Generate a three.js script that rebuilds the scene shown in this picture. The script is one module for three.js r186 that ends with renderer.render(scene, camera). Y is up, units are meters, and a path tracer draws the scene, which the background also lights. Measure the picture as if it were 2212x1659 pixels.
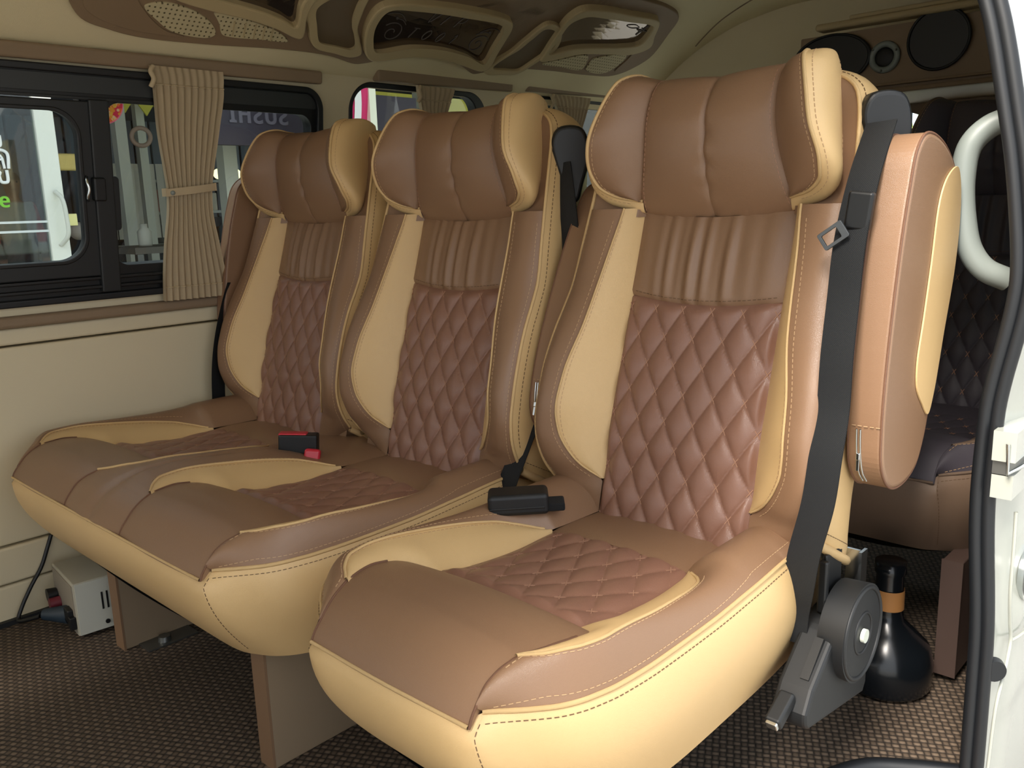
import * as THREE from 'three';
import { mergeGeometries, mergeVertices } from 'three/addons/utils/BufferGeometryUtils.js';
import { RoundedBoxGeometry } from 'three/addons/geometries/RoundedBoxGeometry.js';
import { TessellateModifier } from 'three/addons/modifiers/TessellateModifier.js';
import { TextGeometry } from 'three/addons/geometries/TextGeometry.js';
import { FontLoader } from 'three/addons/loaders/FontLoader.js';
import { MarchingCubes } from 'three/addons/objects/MarchingCubes.js';

// ------------------------------------------------------------------ camera, sky, exposure
const scene = new THREE.Scene();
const camera = new THREE.PerspectiveCamera(48.1, 2212 / 1659, 0.02, 200);
camera.position.set(1.1477, 0.8116, 1.1236);
camera.rotation.set(THREE.MathUtils.degToRad(-11.65), THREE.MathUtils.degToRad(43.25), THREE.MathUtils.degToRad(-1.805), 'YXZ');
const renderer = new THREE.WebGLRenderer({ antialias: true });
renderer.toneMapping = THREE.LinearToneMapping;
renderer.toneMappingExposure = 1.45;
renderer.shadowMap.enabled = true;
{ // bright hazy overcast sky
  const w = 64, h = 32, d = new Float32Array(w * h * 4);
  for (let y = 0; y < h; y++) for (let x = 0; x < w; x++) {
    const el = (y + 0.5) / h * 2 - 1, k = 1.0 + 0.35 * Math.max(0, el), i = (y * w + x) * 4;
    d[i] = 0.96 * k; d[i + 1] = 1.0 * k; d[i + 2] = 1.05 * k; d[i + 3] = 1;
  }
  const sky = new THREE.DataTexture(d, w, h, THREE.RGBAFormat, THREE.FloatType);
  sky.mapping = THREE.EquirectangularReflectionMapping; sky.magFilter = THREE.LinearFilter; sky.needsUpdate = true;
  scene.background = sky; scene.environment = sky;
  scene.backgroundIntensity = 1.25; scene.environmentIntensity = 1.25;
}
// hazy sun ahead of the van: it falls on the pavement beside the open door, not into the cabin
const sun = new THREE.DirectionalLight(0xfff6ea, 9.5);
sun.position.set(.5, 7, 6); sun.target.position.set(0.5, 0.4, 0.2); sun.castShadow = true; sun.shadow.radius = 60;
sun.shadow.camera.left = sun.shadow.camera.bottom = -6; sun.shadow.camera.right = sun.shadow.camera.top = 6; sun.shadow.mapSize.set(2048, 2048);
scene.add(sun, sun.target);

// ------------------------------------------------------------------ helpers
let seedState = 7;
const rnd = () => { seedState = (seedState * 1664525 + 1013904223) >>> 0; return seedState / 4294967296; };
const lerp = (a, b, t) => a + (b - a) * t, clamp = (x, a = 0, b = 1) => Math.min(b, Math.max(a, x));
const smooth = (a, b, x) => { const t = clamp((x - a) / (b - a)); return t * t * (3 - 2 * t); };
function tab(pairs) { // smooth monotone interpolation of [x, y] pairs
  const n = pairs.length, x = pairs.map((p) => p[0]), y = pairs.map((p) => p[1]), m = [], d = [];
  for (let i = 0; i < n - 1; i++) d.push((y[i + 1] - y[i]) / (x[i + 1] - x[i]));
  for (let i = 0; i < n; i++) m.push(i === 0 ? d[0] : i === n - 1 ? d[n - 2] : d[i - 1] * d[i] <= 0 ? 0 : 2 * d[i - 1] * d[i] / (d[i - 1] + d[i]));
  return (v) => {
    if (v <= x[0]) return y[0]; if (v >= x[n - 1]) return y[n - 1];
    let i = 0; while (v > x[i + 1]) i++;
    const h = x[i + 1] - x[i], t = (v - x[i]) / h, t2 = t * t, t3 = t2 * t;
    return (2 * t3 - 3 * t2 + 1) * y[i] + (t3 - 2 * t2 + t) * h * m[i] + (3 * t2 - 2 * t3) * y[i + 1] + (t3 - t2) * h * m[i + 1];
  };
}
const tab3 = (rows) => { const f = [1, 2, 3].map((k) => tab(rows.map((r) => [r[0], r[k]]))); return (t) => [f[0](t), f[1](t), f[2](t)]; };
const dist = (a, b) => Math.hypot(a[0] - b[0], a[1] - b[1], a[2] - b[2]);
const sub = (a, b) => [a[0] - b[0], a[1] - b[1], a[2] - b[2]], add = (a, b, k = 1) => [a[0] + b[0] * k, a[1] + b[1] * k, a[2] + b[2] * k];
const cross = (a, b) => [a[1] * b[2] - a[2] * b[1], a[2] * b[0] - a[0] * b[2], a[0] * b[1] - a[1] * b[0]];
const unit = (a) => { const l = Math.hypot(...a) || 1; return [a[0] / l, a[1] / l, a[2] / l]; };
const dot = (a, b) => a[0] * b[0] + a[1] * b[1] + a[2] * b[2];
// a grid surface of fn(s, t); uv in metres; faces turned towards the hint
function surf(fn, nu, nv, hint = [0, 0.4, 1]) {
  const pos = [], uv = [], idx = [], P = [];
  for (let j = 0; j <= nv; j++) for (let i = 0; i <= nu; i++) { const p = fn(i / nu, j / nv); P.push(p); pos.push(...p); }
  const at = (i, j) => P[j * (nu + 1) + i];
  let H = 0; const mi = nu >> 1, mj = nv >> 1, us = [0], vs = [0];
  for (let i = 0; i < nu; i++) us.push(us[i] + dist(at(i, mj), at(i + 1, mj)));
  for (let j = 0; j < nv; j++) vs.push(vs[j] + dist(at(mi, j), at(mi, j + 1)));
  for (let j = 0; j <= nv; j++) for (let i = 0; i <= nu; i++) uv.push(us[i], vs[j]);
  let s = 0;
  for (let j = 0; j < nv; j++) for (let i = 0; i < nu; i++) s += dot(cross(sub(at(i + 1, j), at(i, j)), sub(at(i, j + 1), at(i, j))), typeof hint === 'function' ? hint(at(i, j)) : hint);
  for (let j = 0; j < nv; j++) for (let i = 0; i < nu; i++) {
    const a = j * (nu + 1) + i, b = a + 1, c = a + nu + 1, d = c + 1;
    if (s >= 0) idx.push(a, b, d, a, d, c); else idx.push(a, d, b, a, c, d);
  }
  const g = new THREE.BufferGeometry();
  g.setAttribute('position', new THREE.Float32BufferAttribute(pos, 3)); g.setAttribute('uv', new THREE.Float32BufferAttribute(uv, 2)); g.setIndex(idx); g.computeVertexNormals();
  return g;
}
function tube(pts, r, seg = 0, radial = 8, closed = false) {
  const c = new THREE.CatmullRomCurve3(pts.map((p) => new THREE.Vector3(...p)), closed, 'centripetal');
  return new THREE.TubeGeometry(c, seg || pts.length * 3, r, radial, closed);
}
function box(w, h, d, x = 0, y = 0, z = 0, r = 0) {
  const g = r ? new RoundedBoxGeometry(w, h, d, 2, r) : new THREE.BoxGeometry(w, h, d);
  g.translate(x, y, z); return g;
}
const merge = (list) => mergeGeometries(list.map((g) => { g = g.index ? g.toNonIndexed() : g; for (const k of Object.keys(g.attributes)) if (!['position', 'normal', 'uv'].includes(k)) g.deleteAttribute(k); return g; }));
function shapeOf(pts, spline = false) {
  if (spline) { const c = new THREE.CatmullRomCurve3(pts.map((p) => new THREE.Vector3(p[0], p[1], 0)), true, 'centripetal'); return new THREE.Shape(c.getPoints(pts.length * 6).slice(0, -1).map((p) => new THREE.Vector2(p.x, p.y))); }
  return new THREE.Shape(pts.map((p) => new THREE.Vector2(...p)));
}
function rrect(x0, y0, x1, y1, r, P = THREE.Shape) {
  const s = new P();
  s.moveTo(x0 + r, y0); s.lineTo(x1 - r, y0); s.absarc(x1 - r, y0 + r, r, -Math.PI / 2, 0); s.lineTo(x1, y1 - r); s.absarc(x1 - r, y1 - r, r, 0, Math.PI / 2);
  s.lineTo(x0 + r, y1); s.absarc(x0 + r, y1 - r, r, Math.PI / 2, Math.PI); s.lineTo(x0, y0 + r); s.absarc(x0 + r, y0 + r, r, Math.PI, Math.PI * 1.5);
  return s;
}
const extr = (shape, depth, bevel = 0, seg = 12, bseg = 3) => new THREE.ExtrudeGeometry(shape, { depth, bevelEnabled: bevel > 0, bevelThickness: bevel, bevelSize: bevel, bevelOffset: -bevel, bevelSegments: bseg, curveSegments: seg, steps: 1 });
// stitches: short thread dashes along a polyline, lifted off the surface
const dashUnit = new THREE.BoxGeometry(1, 1, 1);
function dashes(pts, normals, len = 0.0046, gap = 0.0026, w = 0.0008, h = 0.0006) {
  const out = [], m = new THREE.Matrix4(); let acc = 0;
  const L = [0]; for (let i = 1; i < pts.length; i++) L.push(L[i - 1] + dist(pts[i], pts[i - 1]));
  const at = (s) => { let i = 1; while (i < L.length - 1 && L[i] < s) i++; const t = clamp((s - L[i - 1]) / (L[i] - L[i - 1] || 1)); return [add(pts[i - 1], sub(pts[i], pts[i - 1]), t), normals[i]]; };
  for (acc = len; acc + len < L[L.length - 1]; acc += len + gap) {
    const [a, n] = at(acc), [b] = at(acc + len), d = unit(sub(b, a)), sd = unit(cross(n, d)), nn = unit(cross(d, sd)), c = add(add(a, sub(b, a), 0.5), nn, h * 0.4);
    m.set(d[0] * len, sd[0] * w, nn[0] * h, c[0], d[1] * len, sd[1] * w, nn[1] * h, c[1], d[2] * len, sd[2] * w, nn[2] * h, c[2], 0, 0, 0, 1);
    out.push(dashUnit.clone().applyMatrix4(m));
  }
  return out;
}
// a row of stitches on surface fn along the parameter line given by path(t) -> [s, t]
function stitchRow(fn, path, n = 60, hint = [0, 0.4, 1], opt = []) {
  const pts = [], ns = [], e = 0.004;
  for (let i = 0; i <= n; i++) {
    const [s, t] = path(i / n), p = fn(s, t), a = sub(fn(Math.min(1, s + e), t), fn(Math.max(0, s - e), t)), b = sub(fn(s, Math.min(1, t + e)), fn(s, Math.max(0, t - e)));
    let k = unit(cross(a, b)); if (dot(k, typeof hint === 'function' ? hint(p) : hint) < 0) k = [-k[0], -k[1], -k[2]];
    pts.push(p); ns.push(k);
  }
  return dashes(pts, ns, ...opt);
}
const names = {};
const numbered = (n) => { const k = names[n] = (names[n] ?? -1) + 1; return k ? n + '_' + String(k).padStart(3, '0') : n; };
function thing(name, label, category, pos = [0, 0, 0], group) {
  const o = new THREE.Group(); o.name = numbered(name); o.position.set(...pos); o.userData = { label, category }; if (group) o.userData.group = group; scene.add(o); return o;
}
function mesh(name, geo, mat, parent, extra) {
  const m = new THREE.Mesh(geo, mat); m.name = name; m.castShadow = m.receiveShadow = true; if (extra) Object.assign(m.userData, extra); if (parent) parent.add(m); return m;
}
function one(name, geo, mat, label, category, group) { const m = mesh(numbered(name), geo, mat, scene, { label, category }); if (group) m.userData.group = group; return m; }
const struct = (name, geo, mat) => mesh(name, geo, mat, scene, { kind: 'structure' });
const STUFF = { kind: 'stuff' };

// ------------------------------------------------------------------ materials
function tex(n, f, rep, srgb = false) {
  const d = new Uint8Array(n * n * 4);
  for (let y = 0; y < n; y++) for (let x = 0; x < n; x++) { const c = f(x / n, y / n), i = (y * n + x) * 4; if (Array.isArray(c)) { d[i] = c[0]; d[i + 1] = c[1]; d[i + 2] = c[2]; } else d[i] = d[i + 1] = d[i + 2] = clamp(c) * 255; d[i + 3] = 255; }
  const t = new THREE.DataTexture(d, n, n); t.wrapS = t.wrapT = THREE.RepeatWrapping; t.magFilter = THREE.LinearFilter; t.minFilter = THREE.LinearFilter; t.repeat.set(rep, rep); if (srgb) t.colorSpace = THREE.SRGBColorSpace; t.needsUpdate = true; return t;
}
function worley(cells) {
  const P = []; for (let i = 0; i < cells * cells; i++) P.push([rnd(), rnd()]);
  return (x, y) => { const cx = Math.floor(x * cells), cy = Math.floor(y * cells); let a = 9, b = 9;
    for (let j = -1; j <= 1; j++) for (let i = -1; i <= 1; i++) { const gx = (cx + i + cells) % cells, gy = (cy + j + cells) % cells, p = P[gy * cells + gx], d = Math.hypot(cx + i + p[0] - x * cells, cy + j + p[1] - y * cells); if (d < a) { b = a; a = d; } else if (d < b) b = d; }
    return [a, b]; };
}
const grain = (() => { const w = worley(34), w2 = worley(9); return tex(384, (x, y) => { const [a, b] = w(x, y), [c] = w2(x, y); return clamp((b - a) * 1.6) * 0.8 + c * 0.2; }, 1 / 0.034); })();
const noiseFine = (() => { const w = worley(60), w2 = worley(7); return tex(256, (x, y) => 0.7 * w(x, y)[0] + 0.3 * w2(x, y)[0], 1 / 0.06); })();
const weaveBump = tex(128, (x, y) => { // basket weave of the floor mat: alternating over / under strands, cut by dark grooves
  const u = x * 4, v = y * 4, iu = Math.floor(u), iv = Math.floor(v), fu = u - iu, fv = v - iv, over = (iu + iv) % 2 === 0;
  const a = over ? fv : fu, b = over ? fu : fv; return clamp(Math.sin(Math.PI * a) ** 0.6 * (0.55 + 0.45 * Math.sin(Math.PI * b)));
}, 1 / 0.042);
const weaveColor = tex(128, (x, y) => {
  const u = x * 4, v = y * 4, iu = Math.floor(u), iv = Math.floor(v), fu = u - iu, fv = v - iv, over = (iu + iv) % 2 === 0, a = over ? fv : fu, b = over ? fu : fv;
  const k = clamp((Math.sin(Math.PI * a) ** 0.7 * (0.5 + 0.5 * Math.sin(Math.PI * b)) - 0.25) * 1.8); return [lerp(40, over ? 112 : 88, k), lerp(32, over ? 96 : 74, k), lerp(25, over ? 80 : 60, k)];
}, 1 / 0.042, true);
const dotBump = tex(64, (x, y) => { const h = (a, b) => Math.hypot(a - 0.5, b - 0.5); return Math.min(h((x * 2) % 1, (y * 2) % 1), 1) < 0.2 ? 0 : 1; }, 1 / 0.022);
const dotColor = tex(64, (x, y) => (Math.hypot((x * 2) % 1 - 0.5, (y * 2) % 1 - 0.5) < 0.17 ? [96, 86, 60] : [196, 184, 148]), 1 / 0.022, true);
const weftBump = tex(64, (x, y) => 0.5 + 0.5 * Math.sin(x * Math.PI * 16) * Math.sin(y * Math.PI * 16), 1 / 0.02);
const std = (color, roughness = 0.6, o = {}) => new THREE.MeshStandardMaterial({ color, roughness, side: THREE.DoubleSide, ...o });
const phys = (color, roughness, o) => new THREE.MeshPhysicalMaterial({ color, roughness, side: THREE.DoubleSide, ...o });
const leather = (color, rough = 0.42, o = {}) => phys(color, rough, { bumpMap: grain, bumpScale: 0.00011, ...o });
const M = {
  brown: leather('#86674e', .37), quilt: leather('#866150', 0.29), beige: leather('#d0af7c', 0.42), pipeBrown: leather('#74503a', 0.45), pipeBeige: leather('#d6b47f', 0.45),
  thread: std('#b4946f', 0.8), threadDark: std('#5d4630', 0.8), threadQuilt: std('#a27a62', 0.8),
  wall: leather('#d3c7a8', 0.7, { bumpMap: noiseFine }), trimBrown: leather('#8b765e', 0.55), roof: phys('#dfd2ac', 0.85, { bumpMap: noiseFine, bumpScale: 0.0003 }),
  black: std('#0c0e10', 0.45), blackGloss: std('#1a1f22', 0.25), blackSash: std('#191c1e', 0.5), blackSoft: std('#121416', 0.55), rubber: std('#0f1216', 0.5), webbing: std('#0e1114', 0.8, { bumpMap: weftBump, bumpScale: 0.0002 }),
  chrome: std('#c9cdcd', 0.22, { metalness: 1 }), steel: std('#7c7e7c', 0.4, { metalness: 0.9 }), red: phys('#c02a3a', 0.3, {}), white: phys('#9fa299', 0.22, { clearcoat: 0.6, clearcoatRoughness: 0.1 }),
  board: std('#8e7b63', 0.6, { bumpMap: noiseFine, bumpScale: 0.0002 }), boardEdge: std('#7c6149', 0.55),
  floor: std('#ffffff', 0.75, { map: weaveColor, bumpMap: weaveBump, bumpScale: 0.0016 }),
  glass: phys('#dfe6e6', 0.02, { transmission: 1, thickness: 0, ior: 1.5 }),
  curtain: std('#ab9a7e', 0.9, { bumpMap: weftBump, bumpScale: 0.0003 }), curtainLight: std('#b9a788', 0.85),
  perf: std('#ffffff', 0.7, { map: dotColor, bumpMap: dotBump, bumpScale: 0.0008 }), panelTan: leather('#8b755c', 0.6), panelFrame: leather('#b8a67f', 0.6), panelInk: leather('#6f5f49', 0.55),
  mirror: phys('#8a7f79', 0.06, { metalness: 0.9 }), etch: std('#5f5853', 0.7),
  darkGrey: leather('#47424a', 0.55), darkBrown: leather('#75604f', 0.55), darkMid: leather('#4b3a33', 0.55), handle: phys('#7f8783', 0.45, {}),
};

// ------------------------------------------------------------------ seat geometry (seat frame: x across, y up from the floor, z forward)
// backrest: widths and depths against height
const bE2 = () => 0.1225;
const bZc = tab([[.33, .136], [.4, .119], [.42, .113], [.47, .104], [.555, .079], [.61, .062], [.677, .041], [.74, .021], [.79, .007], [.82, 0]]);
const bE1raw = tab([[.402, .123], [.412, .138], [.43, .156], [.45, .169], [.475, .179], [.505, .182], [.56, .178], [.64, .161], [.75, .147], [.8, .14], [.83, .138]]);
const bE1 = (y) => (y < .402 ? bE2() : Math.max(bE2(), bE1raw(y)));
const bZ1raw = tab([[.402, .1185], [.43, .14], [.47, .152], [.505, .155], [.56, .141], [.64, .107], [.75, .057], [.8, .036], [.83, .024]]);
const bZ1 = (y) => (y < .402 ? bZc(y) : bZ1raw(y));
const bUs = tab([[.33, .185], [.36, .2], [.39, .216], [.43, .223], [.47, .2265], [.5, .2275], [.56, .2265], [.62, .2225], [.69, .2165], [.76, .2095], [.817, .204], [.88, .199], [.915, .195], [.942, .187], [.957, .173], [.967, .15], [.972, .115], [.9745, .06], [.975, .0]]);
const bZs = tab([[.33, .05], [.36, .09], [.39, .12], [.43, .143], [.47, .15], [.5, .146], [.56, .13], [.62, .104], [.655, .083], [.69, .064], [.76, .043], [.817, .026], [.88, .008], [.95, -.016], [.975, -.032]]);
const bDepth = tab([[.33, .1], [.5, .118], [.8, .112], [.95, .095], [.988, .07]]);
const bDrop = tab([[.33, .062], [.5, .05], [.8, .03], [.95, .014], [.988, .006]]);
const seamQ = (u) => .677 - .010 * (1 - (u / bE2()) ** 2), seamH = (u) => .792 - .012 * (1 - (u / bE2()) ** 2);
const QW = .047, QH = .082;
const puff = (u, v, A) => A * (Math.abs(Math.sin(Math.PI * (u / QW + v / QH)) * Math.sin(Math.PI * (u / QW - v / QH))) ** 0.45);
const edge = (s) => 1 - Math.exp(-((Math.min(s, 1 - s) / 0.05) ** 2)); // sinks a panel into its seams
const quiltZ = (u, y, A) => { const s = u / bE2(); return bZc(y) + .007 * (1 - s * s) + puff(u, y * 1.06, A) * smooth(1, .93, Math.abs(s)) * smooth(0, .012, seamQ(u) - y); };
const fQuilt = (s, t) => { const u = (s * 2 - 1) * bE2(), y = lerp(.335, seamQ(u) + .003, t); return [u, y, quiltZ(u, y, .0078) - .0025 * (1 - edge(s)) - .006 * smooth(.975, 1, t)]; };
const pleatN = (u, t) => { const k = Math.exp(-((u / .075) ** 4)); return k * (.0033 * Math.sin(u * 205 + .7 * Math.sin(u * 90) + .5 * t) + .0015 * Math.sin(u * 320 + 2)) * (0.55 + 0.45 * Math.sin(Math.PI * clamp(t * 1.1))) + (1 - k) * .0006 * Math.sin(u * 150); };
const fPleat = (s, t) => { const u = (s * 2 - 1) * bE2(), y = lerp(seamQ(u) - .002, seamH(u) + .008, t), q = u / bE2(); return [u, y, bZc(y) + .007 * (1 - q * q) + .007 * Math.sin(Math.PI * t) ** .7 * edge(s) + pleatN(u, t) * smooth(0, .06, t) - .003 * (1 - smooth(0, .03, t))]; };
const fInset = (k) => (s, t) => { const y = lerp(.4025, .803, t), u = lerp(bE2() - .004, bE1(y), s), z = lerp(bZc(y) - .006, bZ1(y), s); return [k * u, y, z + .006 * Math.sin(Math.PI * s) - .001]; };
const fBolster = (k) => (s, t) => { const y = lerp(.335, .803, t), e = Math.sin(Math.PI * s); return [k * (lerp(bE1(y), bUs(y), s) + .005 * e), y, lerp(bZ1(y), bZs(y), s) + .015 * e ** .75 * (0.7 + .3 * s) - .0008]; };
const yTop = (t) => lerp(.79, .975, 1 - (1 - t) ** 2);
const fCrown = (s, t) => { const y = yTop(t), q = s * 2 - 1, u = q * bUs(y); return [u, y, bZs(y) + (.012 * smooth(.93, .97, y) - .01 * (1 - smooth(.9, .95, y)) - .05 * (1 - smooth(.9, .97, y)) * (1 - smooth(.5, .62, Math.abs(q)))) * (1 - q ** 8) * clamp((.975 - y) / .03)]; };
// outline of the back, from low on the right over the top to low on the left
const sideY = (t) => { const a = Math.abs(t * 2 - 1); return lerp(.975, .384, 1 - (1 - a) ** 2 > 0 ? a ** 1.9 : 0); };
const outline = (t) => { const y = sideY(t), k = t < .5 ? 1 : -1; return [k * bUs(y), y, bZs(y)]; };
const fSide = (s, t) => {
  const f = outline(t), y = f[1], e = .004, a = outline(clamp(t - e)), b = outline(clamp(t + e)); let n = unit([b[1] - a[1], -(b[0] - a[0]), 0]); if (n[0] * f[0] < -1e-6 || (Math.abs(f[0]) < .02 && n[1] < 0)) n = [-n[0], -n[1], 0];
  const back = [f[0] * .975, y - bDrop(y), f[2] - bDepth(y)], bl = .012 * Math.sin(Math.PI * s) ** .6;
  return [lerp(f[0], back[0], s) + n[0] * bl, lerp(f[1], back[1], s) + n[1] * bl, lerp(f[2], back[2], s)];
};
const fBack = (s, t) => { const y = lerp(.384, .9748, 1 - (1 - t) ** 1.8), q = s * 2 - 1; return [q * bUs(y) * .975, y - bDrop(y), bZs(y) - bDepth(y) - .012 * (1 - q * q)]; };
const outwardHint = (p) => [p[0] * 3, (p[1] - .6) * .3, .2];
function quiltStitches(fn, yOf, y0, y1, half, scaleV) { // thread along the quilting lines and little crosses at the knots
  const out = [], N = 14;
  for (const sg of [1, -1]) for (let k = -N * 3; k < N * 3; k++) {
    let run = [];
    for (let y = y0; y <= y1 + 1e-6; y += .004) { const u = sg * QW * (k - y * scaleV / QH); const st = Math.abs(u) < half * .985 ? yOf(u, y) : null; if (st && st[1] < .985 && st[1] > .01) run.push(st); else { if (run.length > 3) flush(run); run = []; } }
    if (run.length > 3) flush(run);
  }
  function flush(run) { out.push(...stitchRow(fn, (t) => { const f = t * (run.length - 1), i = Math.min(run.length - 2, Math.floor(f)); return [lerp(run[i][0], run[i + 1][0], f - i), lerp(run[i][1], run[i + 1][1], f - i)]; }, run.length, [0, .4, 1], [.0034, .0026, .0006, .0004])); }
  for (let a = -N; a < N * 3; a++) for (let b = -N * 3; b < N; b++) { // knots at p = a, q = b
    const u = QW * (a + b) / 2, y = QH * (a - b) / 2 / scaleV; if (Math.abs(u) > half * .97 || y < y0 || y > y1) continue;
    const st = yOf(u, y); if (!st || st[1] > .98 || st[1] < .02) continue;
    for (const [dx, dy] of [[1, 1.5], [1, -1.5], [-1, 1.5], [-1, -1.5]]) {
      const p0 = fn(...st), st2 = yOf(clamp(u + dx * .0035, -half, half), clamp(y + dy * .0035, y0, y1)); if (!st2) continue; const p1 = fn(st2[0], clamp(st2[1], 0, 1));
      const n = unit([0, scaleV > 1.03 ? .35 : 1, scaleV > 1.03 ? .9 : .1]); const q0 = add(p0, n, .0012), q1 = add(p1, n, .0006); const d = sub(q1, q0), l = Math.hypot(...d); const g = box(l * 1.15, .0008, .0012); const mm = new THREE.Matrix4().lookAt(new THREE.Vector3(), new THREE.Vector3(...d), new THREE.Vector3(...n)).multiply(new THREE.Matrix4().makeRotationY(Math.PI / 2)); mm.setPosition(...add(q0, d, .5)); g.applyMatrix4(mm); out.push(g);
    }
  }
  return out;
}
const G = {}; // shared geometries
function backGeometry() {
  G.shell = merge([surf(fSide, 8, 120, (p) => [p[0], p[1] - .65, 0]), surf(fBack, 10, 30, [0, .2, -1])]);
  G.crown = surf(fCrown, 30, 16);
  G.quilt = surf(fQuilt, 96, 132); G.pleat = surf(fPleat, 110, 18);
  G.inset = [1, -1].map((k) => surf(fInset(k), 10, 50, [0, .3, 1])); G.bolster = [1, -1].map((k) => surf(fBolster(k), 12, 60, [k * .3, .3, 1]));
  const pI = [1, -1].map((k) => { const f = fInset(k), p = []; for (let i = 0; i <= 40; i++) p.push(add(f(1, i / 40), [0, .0004, .0018])); return tube(p, .0017, 90, 7); });
  const rim = []; for (let i = 0; i <= 90; i++) rim.push(fSide(0, i / 90)); const rimIn = rim.map((p) => add(p, [0, 0, .0005]));
  G.pipeB = merge([...pI, tube(rimIn, .0028, 160, 7)]);
  const hem = [1, -1].map((k) => { const p = []; for (let i = 0; i <= 8; i++) p.push(add(fSide(i / 8, k > 0 ? .0 : 1), [0, -.004, 0])); return tube(p, .007, 20, 8); }); G.hem = hem;
  const st = [];
  for (const k of [1, -1]) {
    st.push(...stitchRow(fBolster(k), (t) => [.13, lerp(.14, .97, t)], 70)); st.push(...stitchRow(fBolster(k), (t) => [.86, lerp(.08, .97, t)], 70, [k * .6, .2, 1]));
    st.push(...stitchRow(fInset(k), (t) => [.93, lerp(.06, .97, t)], 60));
  }
  G.backBase = surf((s, t) => { const y = lerp(.35, .8, t), u = (s * 2 - 1) * .2; return [u, y, bZc(y) - .012]; }, 6, 20);
  G.stitchB = merge(st);
  G.stitchSide = merge(stitchRow(fSide, (t) => [.1, lerp(.02, .98, t)], 140, (p) => [p[0], p[1] - .6, 0]).concat([0, 1].flatMap((e) => stitchRow(fSide, (t) => [t * .98 + .01, e ? .99 : .01], 20, (p) => [p[0], 0, 0]))));
  G.stitchQ = merge(quiltStitches(fQuilt, (u, y) => [(u / bE2() + 1) / 2, (y - .335) / (seamQ(u) + .003 - .335)], .345, .672, bE2(), 1.06));
  G.stitchP = merge(stitchRow(fPleat, (t) => [lerp(.02, .98, t), .06], 50));
}
// headrest: centre profile, seam to the wings, front edge of the wings, rear edge of the wing rims
const hT = [0, .1, .2, .33, .46, .58, .69, .79, .87, .94, 1];
const row = (a) => tab3(a.map((p, i) => [hT[i], ...p]));
const hP = row([[0, .960, -.06], [0, .979, -.03], [0, .977, .002], [0, .953, .029], [0, .917, .042], [0, .882, .043], [0, .85, .037], [0, .822, .027], [0, .8, .016], [0, .785, .006], [0, .772, -.014]]);
const hC = row([[.098, .965, -.06], [.098, .985, -.03], [.098, .982, .002], [.099, .955, .028], [.101, .916, .037], [.105, .882, .035], [.110, .855, .031], [.115, .832, .026], [.119, .815, .019], [.122, .8, .009], [.124, .784, -.012]]);
const wT = [0, .12, .25, .4, .55, .7, .82, .92, 1], wrow = (a) => tab3(a.map((p, i) => [wT[i], ...p]));
const wE = wrow([[.120, .986, -.03], [.130, .995, .008], [.139, .987, .042], [.155, .948, .07], [.168, .902, .084], [.176, .862, .072], [.172, .838, .056], [.150, .821, .036], [.117, .813, .018]]);
const wB = wrow([[.124, .982, -.066], [.140, .986, -.055], [.150, .970, -.05], [.158, .945, -.04], [.166, .9, -.025], [.172, .86, -.005], [.166, .836, .002], [.146, .815, .004], [.117, .802, .0]]);
const hCw = (t) => hC(t * .87);
const cush = (a, b, t, s, A, tp) => { const e = Math.sin(Math.PI * s) ** .42, n = unit([0, clamp(1 - t * 2.6, -1, 1), .25 + Math.sin(Math.PI * clamp(t * 1.05))]); const k = A * e * Math.sin(Math.PI * clamp(t * .9 + .1)) ** .5; const pk = tp ? .0022 * Math.exp(-(((s - tp) / .12) ** 2)) * Math.sin(t * 38 + Math.sin(t * 9) * 2) * Math.exp(-(((t - .6) / .3) ** 2)) : 0; return [lerp(a[0], b[0], s), lerp(a[1], b[1], s * s) + n[1] * (k + pk), lerp(a[2], b[2], s * s) + n[2] * (k + pk)]; };
const fHC = (k) => (s, t) => { const p = cush(hP(t), hC(t), t, s, .0095, 0.001); return [k * p[0], p[1], p[2]]; };
const fWing = (k) => (s, t) => { const a = hCw(t), b = wE(t), e = Math.sin(Math.PI * s); return [k * lerp(a[0], b[0], s), lerp(a[1], b[1], s) + .003 * e * (.4 - t), lerp(a[2], b[2], s) + .011 * e ** .8]; };
const fRim = (k) => (s, t) => {
  const E = wE(t), B = wB(t), K = [Math.max(E[0], B[0]) + .028 * (1 - smooth(.88, 1, t)) + .012 * Math.exp(-(((t - .8) / .1) ** 2)), (E[1] + B[1]) / 2 + .015 * (1 - smooth(0, .4, t)) - .024 * smooth(.72, .93, t), E[2] * .78 + B[2] * .22], a = (1 - s) ** 2, b = 2 * s * (1 - s), c = s * s;
  return [k * (a * E[0] + b * K[0] + c * B[0]), a * E[1] + b * K[1] + c * B[1], a * E[2] + b * K[2] + c * B[2]];
};
const fWingBack = (k) => (s, t) => { const B = wB(t), c = hCw(t); return [k * lerp(B[0], .1, s), lerp(B[1], c[1] - .004, s), lerp(B[2], -.055, Math.sin(s * Math.PI / 2))]; };
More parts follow.
